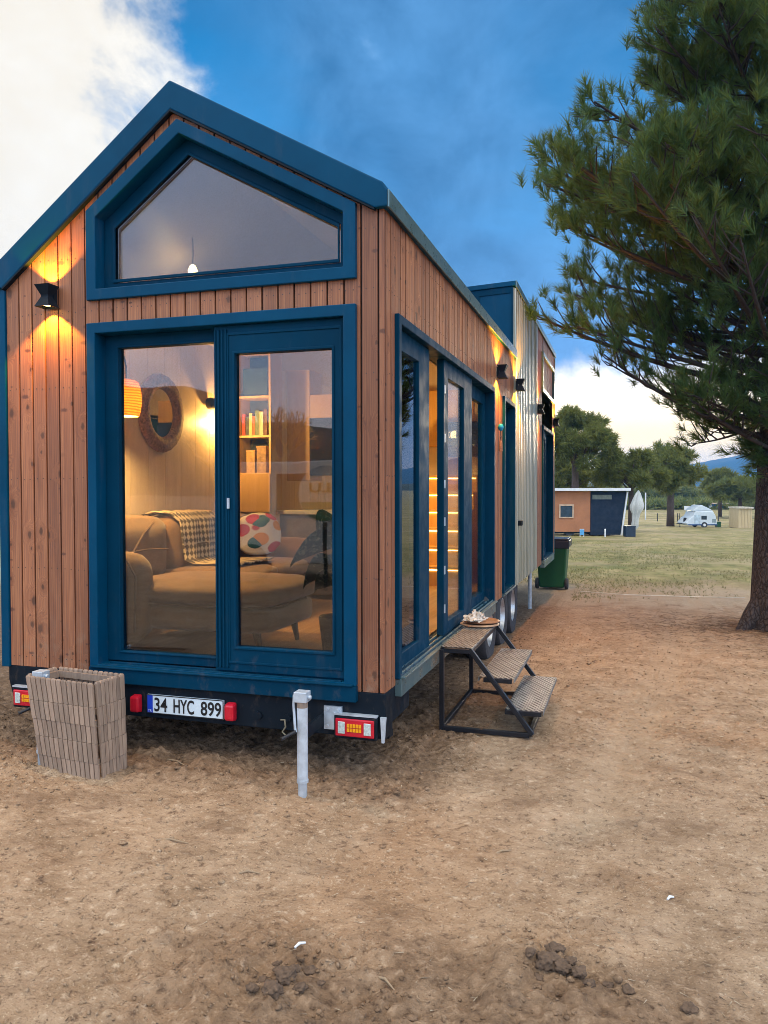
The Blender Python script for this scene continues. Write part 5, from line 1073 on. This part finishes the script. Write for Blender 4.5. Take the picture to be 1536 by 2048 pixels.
bx2 = thing('round_banner', (-3.35, -7.6, float(gz(-3.35, -7.6))), 'round green and white standing banner facing the tiny house door', 'banner')
mb = MB(); mb.cyl((0, 0, 1.55), (0, .03, 1.55), .45, n=40); dsc = mb.build('disc', simple('pale_banner', (.42, .52, .60), .6), bx2); mb = MB(); mb.box(-.03, -.03, 0, .03, -.001, 1.6); mb.build('stand', BLACKM, bx2)
mb = MB(); mb.prism([(.43*math.cos(a), 1.55+.43*math.sin(a)) for a in np.linspace(math.pi+.35, 2*math.pi-.35, 16)], fl, .0305, .035); mb.build('green_band', simple('banner_green', (.03, .22, .12), .6), dsc)
tx = text('RLU', INK, dsc, .30, -.25, 1.56, 1.72, .034, 'lettering', lw=.02)
def bare_tree(x, y, h, seed, label):
    root = thing('bare_tree', (x, y, float(gz(x, y))), label, 'tree', 'bare trees opposite the tiny house'); r_ = random.Random(seed); mb = MB()
    def grow(p, d_, l, r, lev):
        q_ = p+d_*l; mb.tube([p, p.lerp(q_, .5)+Vector((r_.gauss(0, .04), r_.gauss(0, .04), 0))*l, q_], [r, r*.82, r*.62], 6 if lev < 3 else 4)
        if lev >= 6: return
        for i in range(3 if lev < 5 else 2):
            grow(q_, (d_+Vector((r_.gauss(0, .5), r_.gauss(0, .5), r_.gauss(.12, .3)))).normalized(), l*r_.uniform(.62, .8), r*.58, lev+1)
    grow(Vector((0, 0, -.1)), Vector((0, 0, 1)), h*.26, h*.045, 0); mb.build('trunk', simple('sunlit_tone_bark', (.50, .38, .27), .9) if 'sunlit_tone_bark' not in bpy.data.materials else bpy.data.materials['sunlit_tone_bark'], root, smooth=180)  # pale golden bark colour paints sunlight onto the branches
bare_tree(-10.8, -21., 6.3, 3, 'leafless spreading tree opposite the tiny house, mirrored in its glass'); bare_tree(-9.0, -27., 6.2, 5, 'leafless spreading tree opposite the tiny house, mirrored in its glass'); bare_tree(-15.5, -26., 6., 9, 'leafless spreading tree opposite the tiny house, mirrored in its glass')
V = []; xs = np.linspace(-420, 420, 90)
for r_ in range(8):
    for x_ in xs:
        hh = (58+10*float(fbm(np.array(x_/120.), np.array(3.), 3, 2)))*(1-.42*float(sstep(-208, -182, x_))); V.append((x_, -260-25*r_, -6+hh*math.sin(math.pi*r_/7)))
F_ = [(i*90+j, i*90+j+1, (i+1)*90+j+1, (i+1)*90+j) for i in range(7) for j in range(89)]
tag(np_mesh('hills', V, F_, simple('wooded_hill', (.035, .045, .025), .95, 0, .3, .05), smooth=True), kind='structure')

mt, g = newmat('distant_air'); pv = g.n('ShaderNodeVolumePrincipled', {'Color': (.14, .46, 1., 1), 'Density': .00045, 'Anisotropy': 0.}); oo = mt.node_tree.nodes.new('ShaderNodeOutputMaterial'); mt.node_tree.links.new(pv, oo.inputs['Volume'])
tag(MB().box(-1400, -560, -14, 1700, 2300, 100).build('haze', mt), kind='stuff')
vs_ = scene.view_settings; vs_.view_transform = 'Standard'; vs_.look = 'None'; vs_.exposure = .5; vs_.gamma = 1.; vs_.use_curve_mapping = False
scene.cycles.max_bounces = 10; scene.cycles.transparent_max_bounces = 24; scene.cycles.glossy_bounces = 5; scene.cycles.diffuse_bounces = 4; scene.cycles.use_denoising = True; scene.cycles.pixel_filter_type = 'BLACKMAN_HARRIS'; scene.cycles.filter_width = .9; scene.cycles.sample_clamp_indirect = 6.
